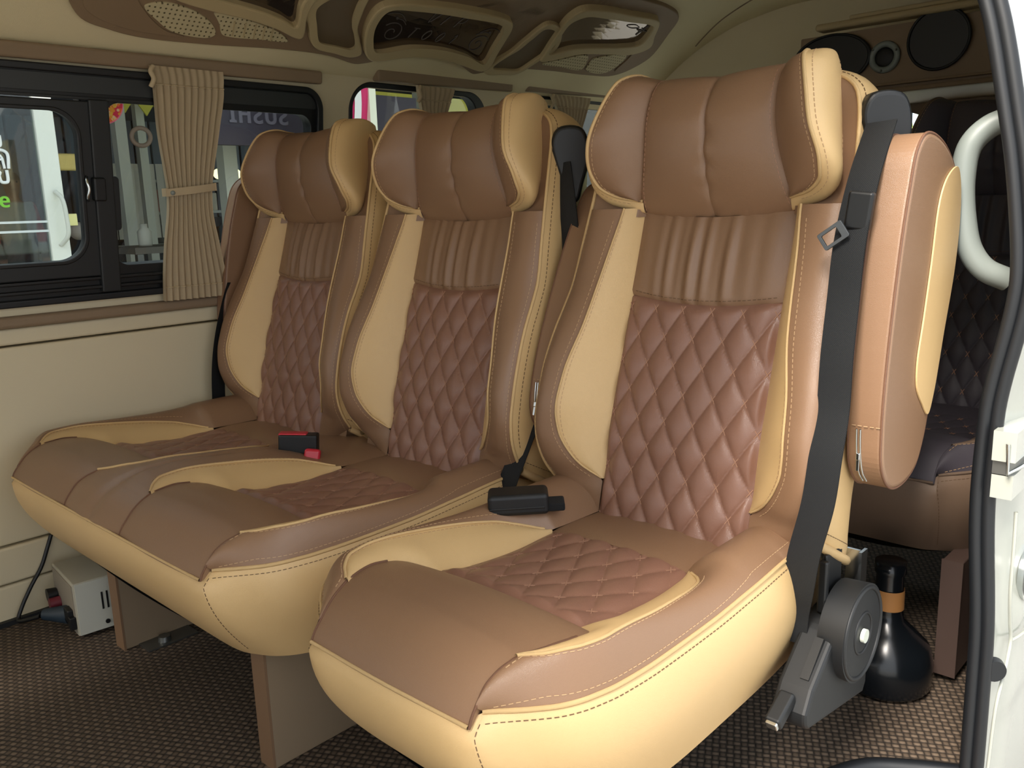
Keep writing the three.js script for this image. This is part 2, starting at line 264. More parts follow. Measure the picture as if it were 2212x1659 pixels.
function headGeometry() {
  G.headC = [1, -1].map((k) => surf(fHC(k), 26, 44)); G.wing = [1, -1].map((k) => surf(fWing(k), 12, 40, [-k * .5, .2, 1])); G.rim = [1, -1].map((k) => merge([surf(fRim(k), 12, 44, [k, .1, .1]), surf(fWingBack(k), 5, 30, [k, 0, -.6])]));
  G.headPipe = merge([1, -1].map((k) => { const p = []; for (let i = 0; i <= 40; i++) p.push(add(fWing(k)(1, i / 40), [k * .0005, 0, .001])); return tube(p, .0026, 90, 7); }));
  const st = []; for (const k of [1, -1]) { st.push(...stitchRow(fWing(k), (t) => [.9, lerp(.05, .97, t)], 60, [0, .1, 1])); st.push(...stitchRow(fRim(k), (t) => [.13, lerp(.05, .97, t)], 60, (p) => [p[0] * 4, 0, .3])); st.push(...stitchRow(fRim(k), (t) => [.88, lerp(.05, .97, t)], 60, (p) => [p[0] * 4, 0, -.1])); }
  G.headStitch = merge(st);
  G.headStitch2 = merge([1, -1].flatMap((k) => stitchRow(fHC(k), (t) => [.95, lerp(.1, .97, t)], 60, [0, .3, 1])));
}
// cushion: against depth z; u measured from the cushion's own middle
const cE2 = .116;
const cYc = tab([[.06, .344], [.235, .35], [.3, .348], [.4, .355], [.455, .368]]);
const cYr = tab([[.455, .368], [.48, .38], [.51, .388], [.54, .3915], [.57, .3915], [.592, .386], [.61, .376], [.624, .361], [.633, .349], [.637, .34]]);
const cEr = tab([[.455, .1165], [.463, .128], [.475, .142], [.495, .15], [.52, .15], [.545, .146], [.575, .136], [.6, .129], [.618, .126], [.637, .1265]]);
const cE1 = tab([[.06, .108], [.234, .1125], [.242, .122], [.26, .14], [.3, .164], [.36, .178], [.44, .186], [.5, .187], [.535, .18], [.56, .162], [.578, .136]]);
const cY1 = tab([[.06, .352], [.235, .354], [.27, .364], [.3, .373], [.41, .391], [.5, .4], [.54, .4], [.578, .392]]);
const cUs = tab([[.06, .2], [.165, .206], [.25, .209], [.35, .2095], [.45, .209], [.51, .205], [.545, .197], [.57, .184], [.59, .165], [.604, .148], [.613, .135], [.619, .1272]]);
const cYs = tab([[.06, .37], [.165, .368], [.25, .364], [.35, .359], [.45, .358], [.53, .358], [.57, .356], [.6, .353], [.619, .350]]);
const edgeU = (z) => (z < .578 ? cE1(z) : cEr(z)), edgeY = (z) => (z < .578 ? cY1(z) : cYr(z));
const fRoll = (s, t) => { const z = lerp(.4535, .637, 1 - (1 - t) ** 1.5), q = s * 2 - 1; return [q * cEr(z), cYr(z) + .006 * (1 - q * q) * (1 - smooth(.55, 1, t)) + .003 * (1 - q ** 4) * smooth(.3, .7, t) * (1 - smooth(.8, 1, t)) - .004 * (1 - smooth(0, .08, t)) - .001, z + .004 * (1 - q * q) * smooth(.6, 1, t)]; };
const fCQ = (s, t) => { const z = lerp(.235, .457, t), u = (s * 2 - 1) * cE2; return [u, cYc(z) + .006 * (1 - (s * 2 - 1) ** 2) + puff(u, z, .0046) * (1 - smooth(.93, 1, t)) * edge(s) - .002 * (1 - edge(s)) - .003 * smooth(.94, 1, t), z]; };
const fCBand = (s, t) => { const z = lerp(.06, .236, t), q = s * 2 - 1; return [q * lerp(.108, .1135, t), cYc(z) + .008 * (1 - q * q) + .004 * Math.sin(Math.PI * t) ** .5, z]; };
const fCIn = (k) => (s, t) => { const z = lerp(.2345, .578, t), i = z < .457 ? cE2 : cEr(z), yi = z < .457 ? cYc(z) : cYr(z); return [k * lerp(i - .005, Math.max(i, cE1(z)), s), lerp(yi - .004, cY1(z), s) + .005 * Math.sin(Math.PI * s) - .001, z]; };
const fCBol = (k, wide) => (s, t) => { const z = lerp(.06, .619, 1 - (1 - t) ** 1.35), e = Math.sin(Math.PI * s), us = cUs(z) + wide * (1 - smooth(.545, .622, z)); return [k * lerp(edgeU(z), us, s), lerp(edgeY(z), cYs(z), s) + .012 * e ** .8 * (us - edgeU(z)) / .03 * .8, z + .008 * e * smooth(.58, .619, z)]; };
// skirt under the seams
const sTop = (wide) => (t) => { const z = lerp(.06, .619, 1 - (1 - t) ** 1.6); return [cUs(z) + wide * (1 - smooth(.545, .622, z)), cYs(z) - .002, z]; };
const sBot = (wide) => { const f = tab3([[0, .186, .2, .06], [.3, .192, .2, .2], [.55, .194, .2, .36], [.7, .19, .2, .44], [.8, .181, .2, .49], [.88, .165, .2, .525], [.94, .142, .2, .55], [1, .108, .2, .568]]); return (t) => { const p = f(t); return [p[0] + wide * (1 - smooth(.75, 1, t)), p[1], p[2]]; }; };
const fSkirt = (k, wide) => { const A = sTop(wide), B = sBot(wide); return (s, t) => { const a = A(t), b = B(t), e = .004, n = unit(cross([0, 1, 0], sub(A(clamp(t + e)), A(clamp(t - e))))), sg = 1, bl = .016 * Math.sin(Math.PI * s ** .8) + .0 , q = s ** 1.35; return [k * (lerp(a[0], b[0], q) + sg * n[0] * bl), lerp(a[1], b[1], s), lerp(a[2], b[2], q) + sg * n[2] * bl + .017 * smooth(0, .12, s) * (1 - s) * smooth(.86, 1, t)]; }; };
const fFront = (xl, xr, wl2 = 0) => { const SL = fSkirt(-1, wl2), SR = fSkirt(1, 0), L = (t) => add(SL(t, 1), [xl, 0, 0]), Rr = (t) => add(SR(t, 1), [xr, 0, 0]); // spans between the two corner seams
  return (s, t) => { const a = L(t), c = Rr(t), q = t ** 1.35, u = s * 2 - 1, w = 1 - Math.abs(u) ** (10 + 14 * Math.abs(xr - xl)), p = [lerp(a[0], c[0], s), lerp(a[1], c[1], s), lerp(a[2], c[2], s)]; return [p[0], lerp(p[1], lerp(.341, .2, t), w), lerp(p[2], lerp(.6365, .574, q) + .017 * Math.sin(Math.PI * t ** .8) + .002, w)]; }; };
const fUnder = (x0, x1) => (s, t) => { const z = lerp(.06, .57, t), k = 1 - .35 * smooth(.8, 1, t), m = (x0 + x1) / 2, h = (x1 - x0) / 2; return [m + (s * 2 - 1) * h * k, .2 - .012 * Math.sin(Math.PI * s), z]; };
const shift = (g, x) => (x ? g.clone().translate(x, 0, 0) : g);
function cushionGeometry() {
  G.roll = merge([surf(fRoll, 40, 44, [0, 1, .5]), ...[1, -1].map((k) => surf((s, t) => { const z = lerp(.58, .637, t), e = fRoll(k > 0 ? 1 : 0, 1 - (1 - (z - .4535) / .1835) ** (1 / 1.5)), z2 = lerp(.58, .612, t), q = [k * .122, cYr(z2) - .03, z2]; return [lerp(e[0], q[0], s), lerp(e[1], q[1], s), lerp(e[2], q[2], s)]; }, 4, 16, [k, .2, .3]))]); G.cquilt = surf(fCQ, 96, 92, [0, 1, 0]); G.cband = surf(fCBand, 20, 12, [0, 1, 0]);
  G.cin = [1, -1].map((k) => surf(fCIn(k), 9, 60, [0, 1, 0]));
  G.cushBase = surf((s, t) => { const z = lerp(.08, .6, t); return [(s * 2 - 1) * lerp(.19, .15, t), Math.min(cYc(Math.min(z, .455)) + .02 * smooth(.47, .52, z), .372) - .012, z]; }, 6, 30, [0, 1, 0]);
  G.stitchCQ = merge(quiltStitches(fCQ, (u, z) => [(u / cE2 + 1) / 2, (z - .235) / .222], .24, .45, cE2, 1));
}
const up = [0, 1, .2];
const insetTrim = (k, x) => { const f = fCIn(k), p = []; for (let i = 1; i <= 50; i++) p.push(add(f(1, i / 50), [x, .0014, 0])); return tube(p, .0021, 100, 7); };
const rollTrim = (k, x) => { const p = []; for (let i = 8; i <= 40; i++) p.push(add(fRoll(k > 0 ? 1 : 0, i / 40), [x, .0006, 0])); return tube(p, .0015, 80, 6); };
const insetStitch = (k) => stitchRow(fCIn(k), (t) => [.92, lerp(.08, .96, t)], 60, up);
// one upholstered back with its headrest; mats lets the third row wear darker covers
function addBack(root, x) {
  const b = mesh('backrest', G.shell, M.beige, root); b.position.x = x;
  mesh('crown_panel', G.crown, M.brown, b); mesh('cover_base', G.backBase, M.brown, b); mesh('quilted_panel', G.quilt, M.quilt, b, { label: 'diamond-quilted red-brown panel' }); mesh('pleated_panel', G.pleat, M.brown, b, { label: 'gathered brown panel with vertical pleats' });
  for (const i of [0, 1]) { mesh('side_inset', G.inset[i], M.beige, b, { label: 'beige leather inset' }); mesh('side_bolster', G.bolster[i], M.brown, b); }
  mesh('piping', G.pipeB, M.pipeBeige, b); for (const i of [0, 1]) mesh('hem', G.hem[i], M.beige, b);
  mesh('stitching', G.stitchB, M.thread, b, STUFF); mesh('side_stitching', G.stitchSide, M.threadDark, b, STUFF); mesh('quilt_stitching', G.stitchQ, M.threadQuilt, b, STUFF); mesh('seam_stitching', G.stitchP, M.threadDark, b, STUFF);
  const h = mesh('headrest', G.headC[0], M.brown, root); h.position.x = x;
  mesh('center_pad', G.headC[1], M.brown, h);
  for (const i of [0, 1]) { mesh('wing', G.wing[i], M.brown, h); mesh('wing_rim', G.rim[i], M.beige, h, { label: 'beige rim of the headrest wing' }); }
  mesh('piping', G.headPipe, M.pipeBeige, h); mesh('stitching', G.headStitch, M.thread, h, STUFF); mesh('seam_stitching', G.headStitch2, M.threadQuilt, h, STUFF);
}
function addCushion(root, x, { right = true, left = true, wideL = 0, front = true }) {
  const c = mesh('seat_cushion', shift(G.cquilt, 0), M.quilt, root, { label: 'diamond-quilted red-brown seat panel' }); c.position.x = x;
  mesh('front_roll', G.roll, M.brown, c); mesh('cover_base', G.cushBase, M.brown, c); mesh('rear_band', G.cband, M.brown, c); for (const i of [0, 1]) mesh('side_inset', G.cin[i], M.beige, c, { label: 'beige leather inset' });
  const st = [...insetStitch(1), ...insetStitch(-1)], sd = [], pipe = [insetTrim(1, 0), insetTrim(-1, 0)], rp = [rollTrim(1, 0), rollTrim(-1, 0)];
  for (const [k, on, w] of [[1, right, 0], [-1, left, wideL]]) {
    if (!on) continue;
    mesh('side_bolster', surf(fCBol(k, w), 12, 70, up), M.brown, c);
    mesh('side_skirt', surf(fSkirt(k, w), 16, 60, [k, 0, .3]), M.beige, c, { label: 'beige leather side of the cushion' });
    st.push(...stitchRow(fCBol(k, w), (t) => [.14, lerp(.3, .9, t)], 80, up), ...stitchRow(fCBol(k, w), (t) => [.9, lerp(.04, .97, t)], 90, [k * .6, 1, .3]));
    sd.push(...stitchRow(fSkirt(k, w), (t) => [.05, lerp(.04, .98, t)], 90, [k, 0, .5]), ...stitchRow(fSkirt(k, w), (t) => [lerp(.03, .9, t), .985], 30, [k * .3, 0, 1]));
    const p = []; for (let i = 0; i <= 50; i++) p.push(add(fSkirt(k, w)(0, i / 50), [0, .0012, 0])); pipe.push(tube(p, .0028, 120, 7));
  }
  if (front) { mesh('front_skirt', surf(fFront(0, 0, wideL), 60, 16, [0, 0, 1]), M.beige, c, { label: 'beige leather front of the cushion' }); mesh('underside', surf(fUnder(-.19 - wideL, .19), 8, 8, [0, -1, 0]), M.black, c); pipe.push(tube([[-.126, .341, .6375], [-.06, .3412, .6392], [0, .3412, .64], [.06, .3412, .6392], [.126, .341, .6375]], .0022, 40, 7)); }
  mesh('piping', merge(pipe), M.pipeBeige, c); mesh('roll_piping', merge(rp), M.pipeBrown, c);
  mesh('stitching', merge(st), M.thread, c, STUFF); if (sd.length) mesh('skirt_stitching', merge(sd), M.threadDark, c, STUFF); mesh('quilt_stitching', G.stitchCQ, M.threadQuilt, c, STUFF);
  return c;
}
// folding armrest in the raised position
const armOutline = [[.099, .535], [.092, .49], [.062, .459], [.015, .452], [-.03, .466], [-.055, .5], [-.075, .56], [-.1, .63], [-.128, .72], [-.135, .79], [-.115, .838], [-.075, .868], [-.02, .884], [.012, .882], [.036, .862], [.052, .82], [.07, .755], [.095, .61]];
function addArmrest(root, x, k = 1, inset = true, thick = .042, lean = 0, tilt = 0, dy = 0, dz = 0) {
  const sh = shapeOf(armOutline, true), g = extr(sh, thick - .012, .006, 12, 4); g.rotateY(-Math.PI / 2); g.scale(1, 1, 1); g.translate(thick / 2 - .006, 0, 0); // shape x -> z
  const a = mesh('armrest', g, M.brown, root); a.rotation.set(tilt, 0, lean, 'XYZ'); const piv = new THREE.Vector3(0, .54, .11).applyEuler(a.rotation); a.position.set(x - piv.x, .54 - piv.y + dy, .11 - piv.z + dz);
  const face = k * (thick / 2 + .0004);
  const ins = shapeOf([[-.122, .83], [-.108, .846], [-.071, .834], [-.047, .806], [-.03, .726], [-.015, .661], [-.001, .604], [-.006, .573], [-.03, .548], [-.055, .53], [-.07, .55], [-.098, .635], [-.125, .72], [-.131, .79]], true);
  const gi = extr(ins, .0012, .0005); gi.rotateY(-Math.PI / 2); gi.translate(k > 0 ? face + .0016 : face, 0, 0); if (inset) mesh('inset', gi, M.beige, a, { label: 'beige inset on the outer face' });
  const pts = armOutline.map(([z, y]) => [face - k * .003, y, z * .985]); mesh('piping', merge([tube(pts, .0017, 140, 6, true), tube(pts.map((p) => [-p[0], p[1], p[2]]), .0017, 140, 6, true)]), M.pipeBrown, a);
  const zy = [[.1, .538], [.0985, .52], [.0945, .5], [.086, .48], [.072, .466]], zs = zy.map(([z, y]) => [0, y, z + .0012]);
  const zip = mesh('zipper', merge([-1, 1].map((s) => tube(zs.map((p) => [p[0] + s * .0022 - k * .006, p[1], p[2]]), .0013, 30, 6))), M.chrome, a);
  mesh('zipper_pull', merge([box(.0055, .009, .004, -k * .006, .503, .0985, .0015), box(.004, .014, .0018, -k * .006, .492, .0985, .0006)]), M.chrome, zip);
  const flap = dashes([[-.019, .5425, .1003], [0, .5425, .1012], [.019, .5425, .1003]], [[0, 0, 1], [0, 0, 1], [0, 0, 1]]); mesh('stitching', merge(flap), M.thread, a, STUFF);
  return a;
}
const board = (w, h, d) => { const g = box(w, h, d, 0, h / 2, -d / 2, .003); return g; };
function addBase(root, x, z, d, h = .205) { const b = mesh('base_board', board(.034, h, d), M.board, root, { label: 'upright base board of brown laminate' }); b.position.set(x, 0, z); mesh('edge_strip', box(.036, h, .004, 0, h / 2, .001), M.boardEdge, b); return b; }
backGeometry(); headGeometry(); cushionGeometry();

// ------------------------------------------------------------------ the single seat by the door
const RX = .508, CU = -.013;
const single = thing('single_seat', 'single brown and beige quilted seat nearest the open door, with black recliner dial', 'car seat', [RX, 0, 0]);
addBack(single, 0); addCushion(single, CU, { wideL: .02 }); addArmrest(single, .262, 1, true, .044, 0, 0, -.002, .008); addBase(single, -.1, .5, .36);
{ // recliner cover with dial and lever
  const sh = new THREE.Shape(); sh.moveTo(.03, .147); sh.lineTo(.2, .176); sh.quadraticCurveTo(.214, .18, .212, .2); sh.lineTo(.195, .226); sh.lineTo(.135, .274); sh.quadraticCurveTo(.1, .3, .06, .29); sh.lineTo(.02, .25); sh.lineTo(.02, .16);
  const g = extr(sh, .034, .006, 10, 3); g.rotateY(-Math.PI / 2); g.translate(.245, 0, 0);
  const rc = mesh('recliner_cover', g, M.blackSoft, single, { label: 'black plastic recliner cover' }); 
  const drum = new THREE.CylinderGeometry(.063, .065, .034, 48); drum.rotateZ(Math.PI / 2); drum.translate(.247, .26, .08);
  mesh('dial', merge([drum, (() => { const t = new THREE.TorusGeometry(.0595, .003, 8, 48); t.rotateY(Math.PI / 2); t.translate(.264, .26, .08); return t; })(), (() => { const t = new THREE.TorusGeometry(.027, .002, 8, 40); t.rotateY(Math.PI / 2); t.translate(.264, .26, .08); return t; })()]), M.blackSoft, rc);
  const cap = new THREE.CylinderGeometry(.009, .009, .005, 24); cap.rotateZ(Math.PI / 2); cap.translate(.267, .258, .082); mesh('dial_cap', cap, std('#c9cec2', .3), rc);
  const slot = box(.011, .056, .008); slot.rotateX(-.62 - .2); slot.translate(.236, .25, .166); mesh('lever_slot', slot, M.black, rc);
  const lev = box(.02, .017, .046, 0, 0, 0, .004); lev.rotateX(.45); lev.translate(.224, .205, .225); mesh('lever', lev, M.blackSoft, rc);
  const tip = box(.015, .011, .006, 0, 0, 0, .002); tip.rotateX(.45); tip.translate(.224, .195, .247); mesh('lever_tip', tip, M.chrome, rc);
  const br = mesh('hinge_bracket', merge([box(.006, .09, .05, .222, .32, .085, .002), box(.012, .07, .01, .224, .325, .115, .003)]), M.black, single);
  mesh('frame_strut', merge([box(.018, .08, .004, .228, .31, .03), box(.004, .08, .02, .24, .31, .028)]), M.chrome, single);
}
// ------------------------------------------------------------------ the two-place bench by the windows
const bench = thing('bench_seat', 'two-place brown and beige quilted bench seat along the windowed wall', 'car seat', [0, 0, 0]);
for (const x of [0, -.47]) addBack(bench, x);
addCushion(bench, CU, { left: false, front: false }); addCushion(bench, -.47 + CU, { right: false, front: false, wideL: .034 });
{
  const a = -.47 + CU, b = CU; // middle strip between the two places
  const fStrip = (s, t) => { const z = lerp(.06, .637, 1 - (1 - t) ** 1.35), x0 = a + edgeU(z), x1 = b - edgeU(z), q = s * 2 - 1, y = edgeY(z) - .001; return [lerp(x0, x1, s), y + .01 * (1 - q * q) * (1 - smooth(.3, .62, z) * .6) - .004 * Math.exp(-((q / .12) ** 2)) * smooth(.2, .4, z), z + .004 * (1 - q * q) * smooth(.6, .637, z)]; };
  const strip = mesh('middle_strip', surf(fStrip, 24, 70, up), M.brown, bench);
  mesh('stitching', merge([...stitchRow(fStrip, (t) => [.06, lerp(.28, .78, t)], 80, up), ...stitchRow(fStrip, (t) => [.94, lerp(.28, .78, t)], 80, up)]), M.thread, strip, STUFF);
  const x0 = a - .126, x1 = b + .126, fs = mesh('front_skirt', surf(fFront(a, b, .034), 140, 16, [0, 0, 1]), M.beige, bench, { label: 'beige leather front of the bench' });
  mesh('underside', surf(fUnder(a - .23, b + .19), 16, 8, [0, -1, 0]), M.black, bench);
  const p = []; for (let i = 0; i <= 12; i++) p.push([lerp(x0, x1, i / 12), .3412, .6375 + .002 * (1 - (i / 6 - 1) ** 4)]); mesh('piping', tube(p, .0022, 90, 7), M.pipeBeige, fs);
}
addArmrest(bench, .262, 1, false, .044, 0, -.26, 0, .015); addArmrest(bench, -.714, -1, false, .034, -.03, 0, .012, .03);
addBase(bench, .078, .545, .5); addBase(bench, -.462, .535, .5, .205);
mesh('floor_bolt', merge([new THREE.CylinderGeometry(.012, .014, .012, 6).translate(-.42, .007, .47), box(.05, .003, .1, -.425, .002, .46)]), M.steel, bench);

// ------------------------------------------------------------------ third row, in the shade behind
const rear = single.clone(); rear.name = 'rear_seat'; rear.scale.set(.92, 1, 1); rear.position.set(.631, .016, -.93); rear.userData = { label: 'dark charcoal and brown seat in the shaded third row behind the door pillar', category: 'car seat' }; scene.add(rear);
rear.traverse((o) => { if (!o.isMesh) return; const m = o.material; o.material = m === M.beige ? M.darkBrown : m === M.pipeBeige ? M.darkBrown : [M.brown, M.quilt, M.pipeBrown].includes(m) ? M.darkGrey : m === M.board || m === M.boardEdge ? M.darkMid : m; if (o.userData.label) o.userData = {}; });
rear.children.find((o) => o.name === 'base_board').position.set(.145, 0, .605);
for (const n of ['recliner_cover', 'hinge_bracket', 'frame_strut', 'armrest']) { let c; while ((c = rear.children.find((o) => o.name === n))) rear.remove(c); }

// ------------------------------------------------------------------ van body: floor, walls, roof
const bar = (x0, y0, z0, x1, y1, z1) => box(x1 - x0, y1 - y0, z1 - z0, (x0 + x1) / 2, (y0 + y1) / 2, (z0 + z1) / 2);
function planarUV(g, a, b) { const p = g.attributes.position, u = new Float32Array(p.count * 2); for (let i = 0; i < p.count; i++) { u[i * 2] = p.getComponent(i, a); u[i * 2 + 1] = p.getComponent(i, b); } g.setAttribute('uv', new THREE.BufferAttribute(u, 2)); return g; }
{
  const sh = shapeOf([[-.76, 1.6], [.87, 1.6], [.87, .1], [.87, -2.6], [-.76, -2.6]]), s2 = new THREE.Shape(); // floor with the step well at the door (shape y = -z)
  s2.moveTo(-.76, 1.6); s2.lineTo(.86, 1.6); s2.lineTo(.86, .085); s2.quadraticCurveTo(.76, .02, .73, -.04); s2.quadraticCurveTo(.69, -.12, .69, -.2); s2.lineTo(.69, -1.15); s2.lineTo(.86, -1.15); s2.lineTo(.86, -2.6); s2.lineTo(-.76, -2.6); s2.lineTo(-.76, 1.6);
  const g = extr(s2, .03); g.rotateX(-Math.PI / 2); g.translate(0, -.03, 0); planarUV(g, 0, 2); const p = g.attributes.uv; for (let i = 0; i < p.count; i++) { const x = p.getX(i), z = p.getY(i), c = Math.cos(.5), q = Math.sin(.5); p.setXY(i, x * c - z * q, x * q + z * c); }
  const fl = struct('floor', g, M.floor);
  mesh('step_edge_seal', tube([[.86, .006, -.085], [.8, .006, -.05], [.755, .006, -.015], [.725, .006, .04], [.698, .006, .13], [.692, .006, .25], [.692, .006, 1.1]], .013, 80, 8), M.rubber, fl);
  mesh('step', merge([bar(.69, -.25, -.06, .95, -.22, 1.15), bar(.69, -.25, -.06, .7, -.03, 1.15)]), M.boardEdge, fl);
}
const roofLine = [[-.688, 1.138], [-.683, 1.142], [-.655, 1.163], [-.62, 1.19], [-.56, 1.235], [-.5, 1.275], [-.4, 1.325], [-.28, 1.365], [-.1, 1.39], [0, 1.392]];
const arcAt = [0]; for (let i = 2; i < roofLine.length; i++) arcAt.push(arcAt[i - 2] + Math.hypot(roofLine[i][0] - roofLine[i - 1][0], roofLine[i][1] - roofLine[i - 1][1]));
const roofX = tab(arcAt.map((a, i) => [a, roofLine[i + 1][0]])), roofY = tab(arcAt.map((a, i) => [a, roofLine[i + 1][1]]));
{
  const inner = []; for (let i = 0; i <= 40; i++) inner.push([roofX(i / 40 * .738), roofY(i / 40 * .738)]); inner.unshift([-.69, 1.12]);
  const full = inner.concat(inner.slice(0, -1).reverse().map(([x, y]) => [-x, y])), outer = full.map(([x, y]) => [x * 1.12, y + .05]).reverse();
  const g = extr(shapeOf(full.concat(outer)), 4.2); g.translate(0, 0, -1.6); planarUV(g, 2, 0); struct('ceiling', g, M.roof);
}
const LEAN = .12, WX = -.745, WY = .62, wl = Math.hypot(1, LEAN), wallM = new THREE.Matrix4().makeBasis(new THREE.Vector3(0, 0, -1), new THREE.Vector3(LEAN / wl, 1 / wl, 0), new THREE.Vector3(1 / wl, -LEAN / wl, 0)).setPosition(WX, WY, 0);
const Q = (y) => (y - WY) * wl, onWall = (g) => g.applyMatrix4(wallM), wallPt = (z, y, n = 0) => { const v = new THREE.Vector3(-z, Q(y), n).applyMatrix4(wallM); return [v.x, v.y, v.z]; };
const wins = [{ z0: -.172, z1: 1.0, y0: .648, y1: 1.108, r: .05 }, { z0: -.755, z1: -.262, y0: .66, y1: 1.135, r: .075 }, { z0: -1.4, z1: -.86, y0: .66, y1: 1.15, r: .075 }];
{
  const low = shapeOf([[-2.6, -.62], [1.6, -.62], [1.6, .005], [-2.6, .005]]), up_ = shapeOf([[-2.6, 0], [1.6, 0], [1.6, .56], [-2.6, .56]]);
  for (const w of wins) up_.holes.push(rrect(-w.z1 + .004, Q(w.y0) + .004, -w.z0 - .004, Q(w.y1) - .004, w.r, THREE.Path));
  up_.holes.push(rrect(-2.35, .03, -1.3, .46, .06, THREE.Path)); const g = extr(up_, .045); g.translate(0, 0, -.045); onWall(g); const wall = struct('wall_left', planarUV(g, 2, 1), M.wall);
  // lower lining in three pads with recessed joints
  const pad = (y0, y1, x) => { const b = box(.05, y1 - y0, 4.2, x - .025, (y0 + y1) / 2, .5, .006); return planarUV(b, 2, 1); };
  mesh('lining_panel', pad(.571, .604, -.7455), M.wall, wall); mesh('lining_panel', pad(.166, .567, -.7465), M.wall, wall); mesh('lining_panel', pad(.085, .162, -.744), M.wall, wall); mesh('lining_panel', pad(-.02, .081, -.747), M.wall, wall);
  mesh('skin', bar(-.86, -.3, -1.6, -.8, .66, 2.6), M.white, wall);
  mesh('floor_bead', bar(-.75, 0, -1.6, -.735, .01, 2.6), M.blackSoft, wall);
  struct('trim_1', box(.03, .024, 4.2, -.742, .617, .5, .008), M.trimBrown); // brown sill rail
}
{ // rear wall with its window, front wall with the windscreen
  const r = shapeOf([[-.86, -.3], [.9, -.3], [.9, 1.5], [-.86, 1.5]]); r.holes.push(rrect(-.6, .82, .68, 1.12, .05, THREE.Path)); const g = extr(r, .05); g.translate(0, 0, -1.58); struct('wall_rear', g, M.wall);
  mesh('pane', new THREE.PlaneGeometry(1.3, .32).translate(.04, .97, -1.55), M.glass, scene.getObjectByName('wall_rear'));
  const f = shapeOf([[-.86, -.3], [.9, -.3], [.9, 1.5], [-.86, 1.5]]); f.holes.push(rrect(-.72, .4, .74, 1.14, .06, THREE.Path)); const h = extr(f, .05); h.translate(0, 0, 2.55); struct('wall_front', h, M.wall);
}
